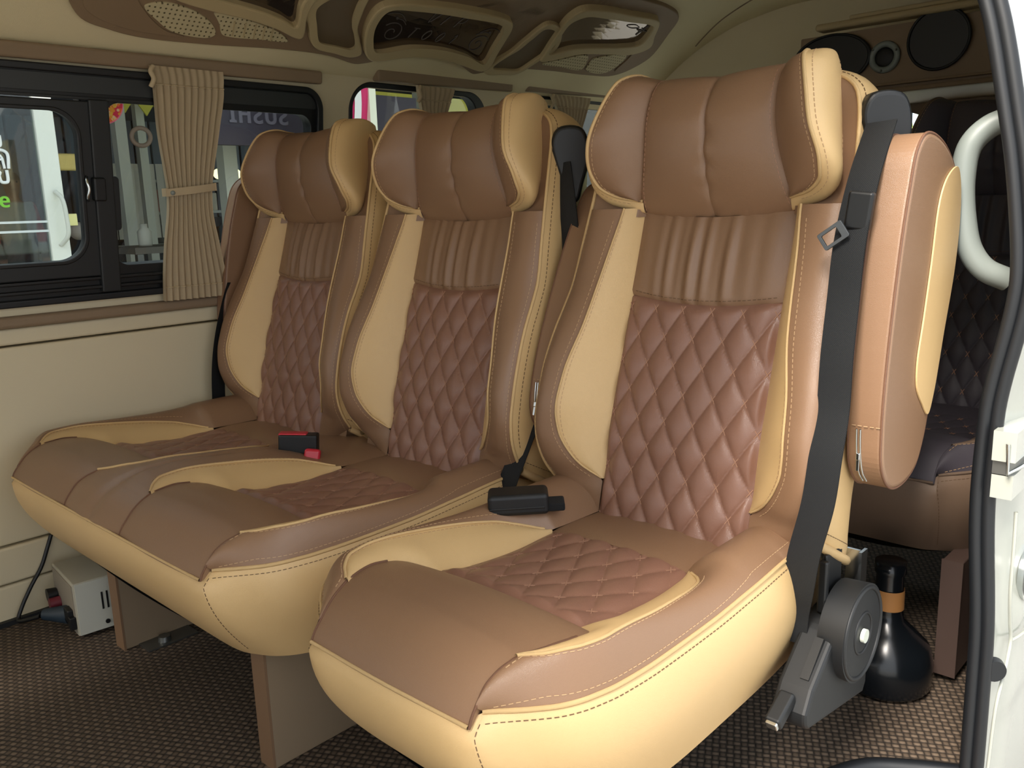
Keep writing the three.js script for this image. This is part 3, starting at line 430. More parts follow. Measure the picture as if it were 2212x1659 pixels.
// body side at the door: profile x(y)
const sideX = tab([[-.3, .84], [0, .857], [.2, .856], [.43, .843], [.54, .846], [.62, .858], [.7, .868], [.82, .856], [.915, .838], [1.04, .808], [1.14, .76], [1.25, .66]]);
{
  const ys = []; for (let y = -.3; y <= 1.24; y += .04) ys.push(y);
  const inner = ys.map((y) => [sideX(y) - .002, y]), outer = ys.map((y) => [sideX(y) + .02, y]).reverse();
  const cut = (f) => extr(shapeOf(inner.filter(f).concat(outer.filter(f))), 1.46).translate(0, 0, -1.56), post = (z, w) => extr(shapeOf(inner.concat(outer)), w).translate(0, 0, z);
  const wr = struct('wall_right', merge([cut((p) => p[1] < .7), cut((p) => p[1] > 1.05), post(-.32, .22), post(-1.56, .16)]), M.trimBrown);
  mesh('pane', extr(shapeOf(ys.filter((y) => y > .64 && y < 1.09).map((y) => [sideX(y) + .006, y]).concat(ys.filter((y) => y > .64 && y < 1.09).map((y) => [sideX(y) + .01, y]).reverse())), 1.1).translate(0, 0, -1.42), phys('#7d8480', .03, { transmission: 1, thickness: 0 }), wr);
  // sealing rubber: three ribs swept up the rear edge of the opening
  const rib = (dx, dz, r) => tube(ys.map((y) => [sideX(y) + dx, y, -.083 + dz]), r, 120, 10);
  const seal = struct('trim_2', rib(.008, .0, .0085), M.rubber); mesh('seal_lip', rib(.0215, -.003, .0085), M.rubber, seal); mesh('seal_base', rib(.014, -.012, .013), M.rubber, seal);
  // painted outer panel behind the opening
  const fPanel = (s, t) => { const y = lerp(-.3, 1.3, t), e = smooth(0, .06, s), z = -.094 - s * 1.45; return [sideX(Math.min(y, 1.2)) + .026 + .012 * e + .02 * Math.exp(-(((y - .3) / .12) ** 2)) * 0 - .004 * smooth(.1, .06, y) + .006 * smooth(.02, .05, s) * smooth(.2, .23, y) * (1 - smooth(.355, .37, y)), y, z]; };
  const fLow = (s, t) => fPanel(s, t * .6), panel = struct('body_panel', merge([surf(fLow, 70, 70, [1, 0, .3]), surf((s, t) => fPanel(s * .15, .6 + t * .4), 12, 30, [1, 0, .3])]), M.white);
  const st = new THREE.CylinderGeometry(.015, .017, .01, 24); st.rotateX(Math.PI / 2); st.rotateY(.7); st.translate(sideX(.17) + .03, .173, -.094); mesh('pressed_crease', tube([[.8945, .4, -.1], [.8955, .36, -.1], [.8955, .283, -.105], [.8955, .235, -.12], [.896, .205, -.13], [.8955, .178, -.122], [.894, .15, -.11], [.892, .12, -.1], [.889, .02, -.098]], .0025, 50, 6), M.white, panel); mesh('pressed_crease', tube([[.896, .205, -.13], [.899, .2, -.16], [.901, .19, -.24], [.902, .185, -.5]], .0025, 30, 6), M.white, panel);
  mesh('rubber_stop', st, M.rubber, panel);
  mesh('slide_rail', merge([bar(.87, .476, -1.3, .897, .515, -.06), bar(.87, .425, -1.3, .895, .457, -.066)]), M.white, panel); mesh('rail_track', bar(.87, .456, -1.3, .889, .477, -.066), M.steel, panel); mesh('rail_lip', tube([[.888, .5, -.058], [.888, .464, -.056], [.893, .461, -.06], [.9, .466, -.09], [.902, .468, -.3], [.902, .468, -1.2]], .003, 30, 6), M.chrome, panel);
  const lk = new THREE.CylinderGeometry(.038, .04, .008, 36); lk.rotateZ(Math.PI / 2); lk.translate(.896, .285, -.19); mesh('lock_ring', lk, M.chrome, panel);
  const lk2 = new THREE.SphereGeometry(.034, 28, 14); lk2.scale(.25, 1, 1); lk2.translate(.9, .285, -.19); mesh('lock_cover', lk2, M.steel, panel);
  // front corner ahead of the door opening
  const lowIn = inner.filter((p) => p[1] < .64), lowOut = outer.filter((p) => p[1] < .64), topIn = inner.filter((p) => p[1] > 1.1), topOut = outer.filter((p) => p[1] > 1.1);
  const fl = extr(shapeOf(lowIn.concat(lowOut)), 1.25); fl.translate(0, 0, 1.38); const ft = extr(shapeOf(topIn.concat(topOut)), 1.25); ft.translate(0, 0, 1.38); const fp = extr(shapeOf(inner.concat(outer)), .1), fq = fp.clone(); fp.translate(0, 0, 1.38); fq.translate(0, 0, 2.5);
  struct('trim_4', merge([fl, ft, fp, fq]), M.trimBrown); // front door frame ahead of the opening
}
{ // grab handle on the pillar
  const pts = [[.84, .905, -.17], [.812, .895, -.16], [.793, .872, -.15], [.788, .83, -.145], [.793, .775, -.145], [.803, .735, -.148], [.82, .71, -.155], [.846, .695, -.17]];
  const c = new THREE.CatmullRomCurve3(pts.map((p) => new THREE.Vector3(...p))), g = new THREE.TubeGeometry(c, 60, .0155, 14); one('grab_handle', g, M.handle, 'pale curved grab handle mounted on the door pillar', 'handle');
}
// ------------------------------------------------------------------ side windows, rails, curtains
const flat = (shape, depth, n, bevel = 0) => { const g = extr(shape, depth, bevel); g.translate(0, 0, n); return onWall(g); };
const hole = (z0, z1, y0, y1, r) => rrect(-z1, Q(y0), -z0, Q(y1), r, THREE.Path);
const plate = (z0, z1, y0, y1, r) => rrect(-z1, Q(y0), -z0, Q(y1), r);
{
  const w = wins[0], F = plate(w.z0, w.z1, w.y0, w.y1, w.r); F.holes.push(hole(-.142, .347, .716, 1.044, .028), hole(.39, .97, .705, 1.05, .02));
  const win = struct('window_1', flat(F, .03, -.022, .002), M.black);
  const rim = plate(w.z0, w.z1, w.y0, w.y1, w.r); rim.holes.push(hole(w.z0 + .016, w.z1 - .016, w.y0 + .014, w.y1 - .014, w.r - .014)); mesh('rubber_surround', flat(rim, .012, .006, .003), M.rubber, win);
  const band = plate(-.155, .98, 1.058, 1.092, .004); mesh('top_band', flat(band, .004, .008, .001), std('#2b2f31', .5), win);
  mesh('guide_rail', flat(plate(.2, .98, 1.046, 1.052, .002), .007, .008, .001), M.blackSash, win); mesh('guide_rail', flat(plate(.2, .98, .69, .697, .002), .009, .008, .002), M.black, win); mesh('guide_rail', flat(plate(-.15, .98, .672, .679, .002), .011, .008, .002), M.black, win);
  const sash = plate(.368, .98, .698, 1.044, .012); sash.holes.push(hole(.412, .95, .733, 1.023, .05)); mesh('sliding_sash', flat(sash, .014, .002, .003), M.blackSash, win);
  const inner = plate(.404, .958, .726, 1.03, .056); inner.holes.push(hole(.4125, .9495, .7335, 1.0225, .05)); mesh('sash_gasket', flat(inner, .008, .013, .002), M.black, win);
  const post = plate(.347, .386, .664, 1.048, .004); mesh('center_post', flat(post, .016, .006, .003), M.blackSash, win);
  mesh('latch_plate', flat(plate(.334, .352, .79, .9, .008), .012, .004, .002), M.blackSash, win);
  const la = mesh('latch', flat(plate(.368, .392, .852, .898, .004), .014, .02, .003), M.black, win); mesh('latch_clip', tube([wallPt(.4, .9, .022), wallPt(.405, .892, .034), wallPt(.403, .876, .038), wallPt(.405, .86, .034), wallPt(.4, .852, .022)], .0028, 24, 8), M.chrome, la);
  mesh('pane', flat(plate(-.145, .36, .712, 1.048, .028), .001, -.012), M.glass, win); mesh('pane', flat(plate(.4, .96, .728, 1.03, .05), .001, .004), M.glass, win);
  wins.slice(1).forEach((v, i) => {
    const S = plate(v.z0, v.z1, v.y0, v.y1, v.r); S.holes.push(hole(v.z0 + .04, v.z1 - .012, v.y0 + .03, v.y1 - .014, v.r - .02)); const o = struct('window_' + (i + 2), flat(S, .03, -.03, .003), M.rubber);
    mesh('pane', flat(plate(v.z0 + .03, v.z1 - .005, v.y0 + .02, v.y1 - .008, v.r - .02), .001, -.02), M.glass, o);
  });
  const sticker = new THREE.Shape(); sticker.moveTo(-.3445, Q(1.0435)); sticker.lineTo(-.303, Q(1.0435)); sticker.absarc(-.345, Q(1.043), .042, 0, -Math.PI / 2, true); sticker.lineTo(-.3445, Q(1.0435));
  const c = document.createElement('canvas'); c.width = c.height = 128; const x = c.getContext('2d'); x.fillStyle = '#e8365a'; x.fillRect(0, 0, 128, 128);
  for (let i = 0; i < 60; i++) { x.fillStyle = ['#ffb43a', '#ff7a3c', '#ffd9b0', '#c8203c', '#ffcf4a'][i % 5]; x.beginPath(); x.arc(rnd() * 110, rnd() * 110, 4 + rnd() * 10, 0, 7); x.fill(); }
  x.strokeStyle = '#ff86a4'; x.lineWidth = 12; x.beginPath(); x.arc(0, 0, 122, 0, 7); x.stroke();
  const t = new THREE.CanvasTexture(c); t.colorSpace = THREE.SRGBColorSpace; const sg = new THREE.ShapeGeometry(sticker, 24), sp = sg.attributes.position, su = sg.attributes.uv; for (let i = 0; i < sp.count; i++) su.setXY(i, (sp.getX(i) + .345) / .044, 1 - (Q(1.0435) - sp.getY(i)) / .044); sg.translate(0, 0, -.009); onWall(sg);
  one('window_sticker', sg, std('#ffffff', .5, { map: t }), 'round red and orange sticker in the corner of the fixed window pane', 'sticker');
}
// rail covers above the windows
const railCover = (z0, z1, y0, y1, dy, label) => { const g = box(.026, .03, z1 - z0, 0, 0, 0, .006); const m = one('curtain_rail', g, M.trimBrown, label, 'curtain rail', undefined); m.position.set(...wallPt((z0 + z1) / 2, (y0 + y1) / 2, .012)); m.rotation.x = dy; m.rotation.z = -.12; return m; };
railCover(-.168, 1.3, 1.133, 1.121, .006, 'long brown rail cover above the large sliding window');
railCover(-.84, -.335, 1.162, 1.15, .02, 'short brown rail cover above the middle side window');
railCover(-1.42, -.905, 1.178, 1.165, .02, 'short brown rail cover above the rearmost side window');
function curtain(rows, label, tieAt, folds, lift) { // rows: [y, z0, z1]
  const lo = tab(rows.map((r) => [-r[0], r[1]])), hi = tab(rows.map((r) => [-r[0], r[2]])), yT = rows[0][0], yB = rows[rows.length - 1][0], wT = rows[0][2] - rows[0][1];
  const fold = (s, y, side) => { const z0 = lo(-y), z1 = hi(-y), w = z1 - z0, a = .006 * (0.5 + 0.5 * w / wT) * (y > yT - .035 ? .6 : 1); return wallPt(lerp(z0, z1, s), y, lift + side * (.005 + a * (.5 + .5 * Math.cos(2 * Math.PI * folds * s))) + (y > yT - .035 ? .003 * side * Math.exp(-(((yT - .017 - y) / .014) ** 2)) : 0)); };
  const f = (s, t) => { const y = lerp(yT, yB, t), k = s * 2; return k <= 1 ? fold(k, y, 1) : fold(2 - k, y, -.35); };
  const g = surf(f, folds * 24, 70, [1, 0, 0]); const th = thing('curtain', label, 'curtain'); mesh('drape', g, M.curtain, th);
  const hem = (y) => { const p = []; for (let i = 0; i <= folds * 8; i++) p.push(add(fold(i / (folds * 8), y, 1), [.0008, 0, 0])); return tube(p, .0016, folds * 12, 5); };
  mesh('hem', merge([hem(yT - .036), hem(yB + .03)]), M.curtainLight, th);
  mesh('header_loop', tube([wallPt(hi(-yT) - .004, yT - .002, lift + .014), wallPt(hi(-yT) + .004, yT - .012, lift + .018), wallPt(hi(-yT) - .002, yT - .026, lift + .018), wallPt(hi(-yT) + .002, yT - .042, lift + .012)], .005, 20, 8), M.curtainLight, th);
  if (tieAt) {
    const fT = (s, t) => { const y = tieAt + (s - .5) * .012 - .0, y2 = lerp(y, y + .016, t), n = .017 + .005 * Math.sin(Math.PI * s), z = lerp(hi(-tieAt) + .008, lo(-tieAt) - .004, s); return wallPt(z, y2 - .008, lift + n); };
    const tie = mesh('tie_band', merge([surf(fT, 24, 3, [1, 0, 0]), surf((s, t) => add(fT(s, t), [-.004, 0, 0]), 24, 3, [1, 0, 0]), box(.02, .017, .004, ...wallPt(lo(-tieAt) - .004, tieAt + .005, lift + .008)), box(.02, .017, .004, ...wallPt(hi(-tieAt) + .008, tieAt - .006, lift + .008))]), M.curtainLight, th);
    const b = new THREE.SphereGeometry(.0052, 16, 10); b.translate(...wallPt(hi(-tieAt) - .004, tieAt - .006, lift + .0195)); mesh('snap_button', b, M.handle, tie);
  }
}
curtain([[1.122, .1, .262], [1.09, .1, .256], [1.0, .114, .252], [.9, .133, .24], [.872, .1365, .237], [.84, .137, .238], [.75, .123, .25], [.67, .109, .257], [.634, .106, .258]], 'pleated taupe curtain with a tie band in front of the large window', .874, 10, .026);
curtain([[1.137, -.6, -.466], [1.1, -.585, -.475], [1.0, -.555, -.505], [.87, -.55, -.512], [.7, -.58, -.48]], 'pleated taupe curtain hanging in the middle side window', .87, 7, .02);
curtain([[1.152, -1.207, -1.01], [1.1, -1.19, -1.05], [1.0, -1.16, -1.08], [.87, -1.15, -1.09], [.7, -1.18, -1.06]], 'pleated taupe curtain hanging in the rearmost side window', .87, 9, .02);

// ------------------------------------------------------------------ moulded ornament panel on the roof curve (plan coordinates: z along the van, a up the curve)
const tess = new TessellateModifier(.035, 6);
function onRoof(shape, depth, lift, bevel = 0) {
  let g = extr(shape, depth, bevel, 10, 2); g = tess.modify(g.index ? g.toNonIndexed() : g); g = mergeVertices(g, 1e-5); const p = g.attributes.position;
  const q = new Float32Array(p.count * 2);
  for (let i = 0; i < p.count; i++) {
    const z = p.getX(i), a = p.getY(i), n = p.getZ(i) + lift, e = .004, dx = roofX(a + e) - roofX(a - e), dy = roofY(a + e) - roofY(a - e), l = Math.hypot(dx, dy) || 1;
    q[i * 2] = z; q[i * 2 + 1] = a; p.setXYZ(i, roofX(a) + dy / l * n, roofY(a) - dx / l * n, z);
  }
  g.deleteAttribute('normal'); g.setAttribute('uv', new THREE.BufferAttribute(q, 2)); g = g.toNonIndexed(); g.computeVertexNormals(); return g;
}
const mirrorZ = (pts) => pts.map(([z, a]) => [-.89 - z, a]);
const ring = (outer, inner) => { const s = shapeOf(outer, true); s.holes.push(new THREE.Path(shapeOf(inner, true).getPoints())); return s; };
const roofPanel = thing('roof_panel', 'long moulded tan panel with mirror insets on the roof curve', 'roof panel');
{
  const O = [[.44, .13], [.405, .082], [.349, .064], [.283, .054], [.135, .057], [-.029, .068], [-.16, .067], [-.245, .052], [-.268, .056], [-.367, .09], [-.468, .102], [-.576, .089], [-.64, .066], [-.66, .07], [-.732, .096], [-.916, .112], [-1.1, .116], [-1.22, .128], [-1.28, .165], [-1.315, .225], [-1.26, .35], [-1.205, .42], [-1.1, .45], [-.9, .46], [-.6, .52], [-.45, .53], [-.3, .52], [0, .46], [.2, .45], [.34, .42], [.42, .3], [.46, .2]];
  const base = mesh('base_panel', onRoof(shapeOf(O, true), .008, .002, .003), M.panelTan, roofPanel);
  const frame = (o, i, d = .01, lift = .0125, m = M.panelFrame) => mesh('inset_frame', onRoof(ring(o, i), d, lift, .004), m, roofPanel);
  const field = (name, o, m, d = .003, lift = .0128, label) => mesh(name, onRoof(shapeOf(o, true), d, lift, .001), m, roofPanel, label ? { label } : undefined);
  const vo = [[-.2, .19], [-.222, .13], [-.249, .094], [-.276, .082], [-.37, .107], [-.458, .116], [-.565, .104], [-.64, .094], [-.66, .106], [-.65, .17], [-.632, .25], [-.61, .278], [-.56, .288], [-.45, .29], [-.37, .286], [-.25, .27], [-.205, .245]];
  const vi = [[-.218, .19], [-.238, .14], [-.266, .108], [-.365, .136], [-.469, .144], [-.559, .134], [-.634, .118], [-.628, .17], [-.61, .245], [-.585, .266], [-.455, .27], [-.3, .262], [-.225, .245]];
  const f0 = frame(vo, vi, .016); field('mirror', vi, M.mirror, .002, .0126, 'dark mirror etched with swirls and lettering');
  const f2o = [[-.03, .2], [-.06, .15], [-.087, .109], [-.111, .092], [-.16, .086], [-.214, .081], [-.236, .094], [-.21, .135], [-.185, .17], [-.17, .225], [-.15, .29], [-.1, .29], [-.05, .25]];
  const f2i = [[-.05, .205], [-.075, .155], [-.1, .115], [-.112, .108], [-.16, .104], [-.202, .102], [-.21, .11], [-.188, .15], [-.165, .18], [-.15, .23], [-.14, .27], [-.1, .27], [-.065, .24]];
  frame(f2o, f2i); field('bronze_inset', f2i, M.panelInk); frame(mirrorZ(f2o), mirrorZ(f2i)); field('bronze_inset', mirrorZ(f2i), M.panelInk);
  const m1o = [[-.053, .121], [.02, .138], [.08, .15], [.181, .16], [.27, .18], [.33, .24], [.345, .3], [.25, .38], [.1, .385], [-.02, .37], [-.04, .3], [-.035, .2]].map(([z, a]) => [z, a]);
  const m1i = [[-.025, .152], [.014, .165], [.071, .178], [.16, .19], [.24, .21], [.285, .25], [.295, .29], [.22, .35], [.1, .355], [0, .345], [-.012, .29], [-.01, .21]];
  frame(m1o, m1i, .016); field('mirror', m1i, M.mirror, .002, .0126); 
  const m3o = [[-.83, .158], [-.822, .19], [-.8, .27], [-.782, .33], [-.79, .375], [-.862, .396], [-.98, .403], [-1.1, .408], [-1.125, .398], [-1.18, .34], [-1.225, .285], [-1.186, .244], [-1.08, .226], [-.959, .205], [-.88, .17]];
  const m3i = [[-.843, .188], [-.825, .25], [-.806, .32], [-.829, .355], [-.901, .367], [-1.0, .374], [-1.1, .381], [-1.124, .373], [-1.16, .32], [-1.165, .288], [-1.1, .262], [-1.038, .25], [-.918, .224]];
  frame(m3o, m3i, .016); field('mirror', m3i, M.mirror, .002, .0126);
  field('perforated_inset', [[.3, .134], [.265, .104], [.235, .085], [.193, .077], [.148, .079], [.137, .09], [.15, .112], [.185, .135], [.231, .149], [.27, .15]], M.perf); field('perforated_inset', [[.158, .143], [.148, .13], [.136, .115], [.122, .092], [.1, .088], [.03, .092], [-.035, .096], [-.01, .115], [.03, .128], [.068, .136], [.12, .144]], M.perf);
  for (const z of [.098, .072, .048, .026, .006]) mesh('rib', onRoof(shapeOf([[z, .093], [z + .003, .093], [z + .012, .13], [z + .009, .132]], false), .002, .0165), M.panelFrame, roofPanel);
  field('leather_lobe', [[.41, .118], [.384, .095], [.34, .08], [.289, .072], [.241, .071], [.2, .074], [.24, .082], [.275, .104], [.306, .134], [.33, .16], [.4, .16]], M.panelTan);
  field('perforated_inset', [[-.866, .137], [-.93, .165], [-1.02, .194], [-1.042, .17], [-1.047, .138], [-.95, .136]], M.perf); field('perforated_inset', [[-1.068, .14], [-1.06, .165], [-1.057, .182], [-1.11, .206], [-1.165, .222], [-1.194, .216], [-1.193, .17], [-1.16, .136]], M.perf);
  field('leather_lobe', [[-1.205, .15], [-1.212, .2], [-1.21, .235], [-1.245, .26], [-1.285, .22], [-1.262, .17]], M.panelTan);
  // etched lines on the centre mirror: swirls and the lettering
  const et = (pts, r = .0011) => { const p = pts.map(([z, a]) => { const e = .004, dx = roofX(a + e) - roofX(a - e), dy = roofY(a + e) - roofY(a - e), l = Math.hypot(dx, dy); return [roofX(a) + dy / l * .0165, roofY(a) - dx / l * .0165, z]; }); return tube(p, r, 0, 5); };
  const swirl = (cz, ca, k) => { const p = []; for (let i = 0; i <= 26; i++) { const th = i / 26 * 8.6 - .6, r = .033 * (1 - i / 32); p.push([cz + k * r * Math.cos(th + 1.2), ca + r * 1.0 * Math.sin(th + 1.2)]); } return [et(p), et([[cz + k * .045, ca + .052], [cz + k * .03, ca + .06], [cz + k * .005, ca + .06], [cz - k * .02, ca + .04]]), et([[cz + k * .012, ca + .045], [cz - k * .01, ca + .042], [cz - k * .026, ca + .03]]), et([[cz + k * .012, ca + .045], [cz + k * .011, ca + .046], [cz + k * .0105, ca + .045]], .004)]; };
  const L = { V: [[[0, 1], [.35, 0], [.7, 1]]], I: [[[.1, 1], [.1, 0]]], P: [[[0, 0], [0, 1], [.5, .95], [.55, .7], [.4, .5], [0, .48]]], T: [[[0, 1], [.7, 1]], [[.35, 1], [.35, 0]]], O: [[[.35, 1], [.05, .75], [.05, .25], [.35, 0], [.65, .25], [.65, .75], [.35, 1]]], 0: [[[.3, 1], [.05, .75], [.05, .25], [.3, 0], [.55, .25], [.55, .75], [.3, 1]]], 1: [[[.1, .75], [.3, 1], [.3, 0]]] };
  const word = (txt, z, a, h, step) => [...txt].flatMap((ch, i) => (L[ch] ?? []).map((st) => et(st.map(([x, y]) => [z - (i * step + x * h * .8 + (y - .5) * h * .3), a + y * h]), .0012)));
  mesh('etching', merge([...swirl(-.29, .165, 1), ...swirl(-.575, .17, -1), ...word('VIP', -.37, .213, .036, .047), ...word('TO01', -.342, .158, .032, .046)]), M.etch, roofPanel);
  const star = []; for (let i = 0; i < 8; i++) { const th = i * Math.PI / 4, r = i % 2 ? .012 : .024; star.push(et([[-1.125 + .004 * Math.cos(th), .335 + .004 * Math.sin(th)], [-1.125 + r * Math.cos(th), .335 + r * Math.sin(th)]], .0022)); } mesh('etching', merge([...star, et([[-1.1, .345], [-1.07, .352], [-1.04, .342], [-1.07, .335], [-1.1, .342]], .001)]), M.etch, roofPanel);
}
{ // roof seam at the rear
  const p = []; for (let i = 0; i <= 14; i++) { const a = .3 + i * .03; p.push([roofX(a), roofY(a) - .001, lerp(-1.49, -1.28, i / 14)]); } struct('trim_3', tube(p, .0022, 40, 6), M.trimBrown);
}
{ // speaker console across the rear
  const t = thing('speaker_console', 'brown overhead console with round black speakers at the rear', 'speaker console');
  const sh = shapeOf([[-1.5, 1.055], [-1.2, 1.062], [-1.195, 1.09], [-1.205, 1.226], [-1.5, 1.226]]), g = extr(sh, .5, .006); g.rotateY(-Math.PI / 2); g.translate(.565, 0, 0); mesh('console_body', g, M.trimBrown, t);
  mesh('lower_ledge', merge([box(.5, .012, .03, .315, 1.066, -1.19, .004), box(.5, .006, .02, .315, 1.083, -1.192, .002)]), M.panelTan, t); mesh('upper_ledge', merge([box(.4, .018, .05, .31, 1.243, -1.2, .008), box(.3, .01, .03, .35, 1.256, -1.19, .004)]), M.panelFrame, t);
  const spk = (x, y, r, ry = r) => { const c = new THREE.CylinderGeometry(1, 1, .014, 48); c.rotateX(Math.PI / 2); c.scale(r, ry, 1); c.translate(x, y, -1.196); const m = mesh('speaker', c, M.black, t); const o = new THREE.TorusGeometry(1, .05, 8, 48); o.scale(r, ry, .08); o.translate(x, y, -1.188); mesh('speaker_rim', o, M.blackSoft, m); };
  spk(.152, 1.16, .1, .062); spk(.415, 1.175, .07);
  const tw = new THREE.TorusGeometry(.031, .008, 10, 40); tw.translate(.288, 1.15, -1.192); const tr = mesh('tweeter_ring', tw, M.handle, t); const tc = new THREE.SphereGeometry(.025, 24, 12); tc.scale(1, 1, .3); tc.translate(.288, 1.15, -1.196); mesh('tweeter_cone', tc, M.blackSoft, tr);
  mesh('ring_screw', merge([0, 2.1, 4.2].map((a) => new THREE.SphereGeometry(.003, 8, 6).translate(.288 + .033 * Math.cos(a + .4), 1.15 + .033 * Math.sin(a + .4), -1.184))), M.steel, tr);
  // swagged valance below the console
  const fV = (s, q) => { const x = lerp(.2, .62, s), d = .012 + .055 * Math.sin(Math.PI * s) ** 2; return [x, 1.058 - q * d, -1.47 - .006 * Math.sin(s * 40)]; };
  const v = surf(fV, 40, 6); one('valance', merge([v, surf((s, q) => add(fV(s, q), [0, 0, -.004]), 40, 6)]), M.trimBrown, 'small taupe valance hanging in the rear window', 'curtain');
}
// ------------------------------------------------------------------ seat belts and buckles
function ribbon(pts, w, side) { // flat webbing along pts, width along side vectors
  const c = new THREE.CatmullRomCurve3(pts.map((p) => new THREE.Vector3(...p)), false, 'centripetal');
  const f = (off) => (s, t) => { const p = c.getPoint(t), d = c.getTangent(t), sv = unit(typeof side === 'function' ? side(t) : side), n = unit(cross(sv, [d.x, d.y, d.z])); const k = (s - .5) * w; return [p.x + sv[0] * k + n[0] * off, p.y + sv[1] * k + n[1] * off, p.z + sv[2] * k + n[2] * off]; };
  return merge([surf(f(.0007), 4, 80, [0, 0, 1]), surf(f(-.0007), 4, 80, [0, 0, -1])]);
}
function guide(parent, x) { // black loop cover on the top corner of the back
  const sh = shapeOf([[-.022, .058], [.028, .056], [.043, .012], [.028, -.045], [.016, -.075], [-.008, -.075], [-.012, -.05], [-.03, -.002], [-.036, .035]], true), g = extr(sh, .02, .008, 10, 4); g.scale(.8, .9, .9); g.rotateY(.75); g.translate(x + .207, .884, -.034);
  const m = mesh('belt_guide', g, M.black, parent); return m;
}
function belt(label, dx, pts, tongueAt, side) {
  const t = thing('seat_belt', label, 'seat belt', [0, 0, 0]);
  mesh('webbing', ribbon(pts, .042, side ?? ((k) => [.93, .05, .2 - .2 * k])), M.webbing, t); guide(t, dx);
  if (tongueAt) {
    const [x, y, z] = tongueAt, sh = rrect(-.02, -.013, .02, .013, .003); sh.holes.push(rrect(-.015, -.008, .01, .008, .002, THREE.Path)); const g = extr(sh, .002, .0005); g.scale(.85, .85, 1); g.rotateZ(.6); g.translate(x - .024, y - .016, z + .03);
    mesh('tongue', g, std('#5d6062', .35, { metalness: .8 }), t); const h = box(.03, .045, .012, 0, 0, 0, .004); h.rotateZ(-.12); h.translate(x + .001, y + .012, z + .018); mesh('tongue_handle', h, M.black, t);
  }
}
belt('black seat belt with a metal tongue beside the single seat', RX, [[.733, .9, .004], [.738, .83, .066], [.738, .758, .098], [.739, .692, .112], [.742, .628, .13], [.745, .564, .142], [.746, .51, .16], [.742, .453, .166], [.726, .383, .163], [.716, .33, .155], [.706, .289, .143], [.703, .25, .14]], [.744, .782, .072]);
belt('black seat belt running down between the bench and the single seat', -.002, [[.212, .88, -.01], [.231, .81, .002], [.243, .74, .01], [.25, .62, .03], [.24, .52, .075], [.226, .45, .11], [.214, .4, .128], [.205, .36, .142], [.198, .32, .15]], null);
belt('black seat belt between the left bench place and the wall', -.47, [[-.698, .66, .095], [-.702, .62, .11], [-.706, .54, .135], [-.706, .47, .15], [-.706, .4, .157], [-.705, .35, .16]], null, [.35, 0, 1]);
{
  const b = thing('belt_buckle', 'black belt buckle lying in the gap between bench and single seat', 'buckle', [.333, .392, .252]); b.rotation.set(.05, -.82, .02);
  mesh('buckle_body', box(.046, .032, .088, 0, 0, 0, .007), M.blackSoft, b); mesh('buckle_ridge', box(.0475, .003, .08, 0, -.004, .002, .001), M.black, b); mesh('buckle_strap', merge([box(.034, .012, .03, 0, -.008, -.052, .003)]), M.webbing, b);
  const r = thing('belt_buckle', 'black and red belt buckle standing on the bench middle strip', 'buckle', [-.236, .378, .25]); r.rotation.set(-.08, -.75, 0); r.scale.setScalar(1.25);
  mesh('buckle_body', box(.026, .03, .058, 0, .004, 0, .003), M.black, r); mesh('release_button', box(.02, .006, .042, .001, .018, .008, .002), M.red, r, { label: 'red release button' });
  const r2 = thing('belt_buckle', 'half-sunk red buckle end just behind the standing one', 'buckle', [-.196, .366, .248]); r2.rotation.set(-.2, -.7, .1); mesh('release_button', box(.024, .024, .03, 0, 0, 0, .006), M.red, r2);
}
// ------------------------------------------------------------------ small things on the floor
{
  const t = thing('power_unit', 'small white metal power unit with vent slots under the bench', 'power unit', [-.625, 0, .47]); t.rotation.y = -.1;
  const W = .15, H = .11, D = .2; mesh('case', box(W, H, D, 0, H / 2 + .006, 0, .003), std('#a9a595', .55), t); mesh('front_panel', box(W - .01, H - .012, .003, 0, H / 2 + .006, D / 2), std('#8d8578', .6), t);
  mesh('side_plate', box(.003, H - .004, D - .006, W / 2 + .001, H / 2 + .006, 0), std('#c6c7bb', .5), t);
  for (let i = 0; i < 7; i++) mesh('vent_slot', box(.004, .036, .0035, W / 2 + .0016, .068, .05 - i * .0095), M.black, t);
  const sc = new THREE.CylinderGeometry(.0045, .0045, .004, 16); sc.rotateZ(Math.PI / 2); sc.translate(W / 2 + .003, .022, .045); mesh('screw', sc, M.black, t);
  mesh('socket', box(.03, .028, .012, .045, .045, D / 2 + .006, .003), M.black, t); mesh('switch', box(.02, .026, .012, .062, .034, D / 2 + .006, .002), M.black, t);
  const kn = new THREE.CylinderGeometry(.012, .012, .02, 20); kn.rotateX(Math.PI / 2); kn.translate(-.035, .045, D / 2 + .012); mesh('red_terminal', kn, std('#6d2430', .5), t); const kb = new THREE.CylinderGeometry(.014, .012, .018, 20); kb.rotateX(Math.PI / 2); kb.translate(-.052, .058, D / 2 + .012); mesh('black_terminal', kb, M.black, t);
  const pl = thing('power_cord', 'black cord running down the wall into a dark blue plug', 'cord', [0, 0, 0]);
  mesh('cable', tube([[-.742, .165, .545], [-.741, .14, .556], [-.738, .105, .573], [-.733, .07, .6], [-.73, .03, .625], [-.722, .012, .635], [-.69, .02, .625], [-.665, .03, .61]], .0042, 60, 8), M.black, pl);
  const pg = new THREE.CylinderGeometry(.02, .011, .055, 16); pg.rotateZ(Math.PI / 2 * -1); pg.rotateY(.7); pg.translate(-.635, .035, .588); mesh('plug', pg, std('#1f2f3c', .5), pl);
  scene.updateMatrixWorld(true); t.attach(pl); pl.userData = {};
}
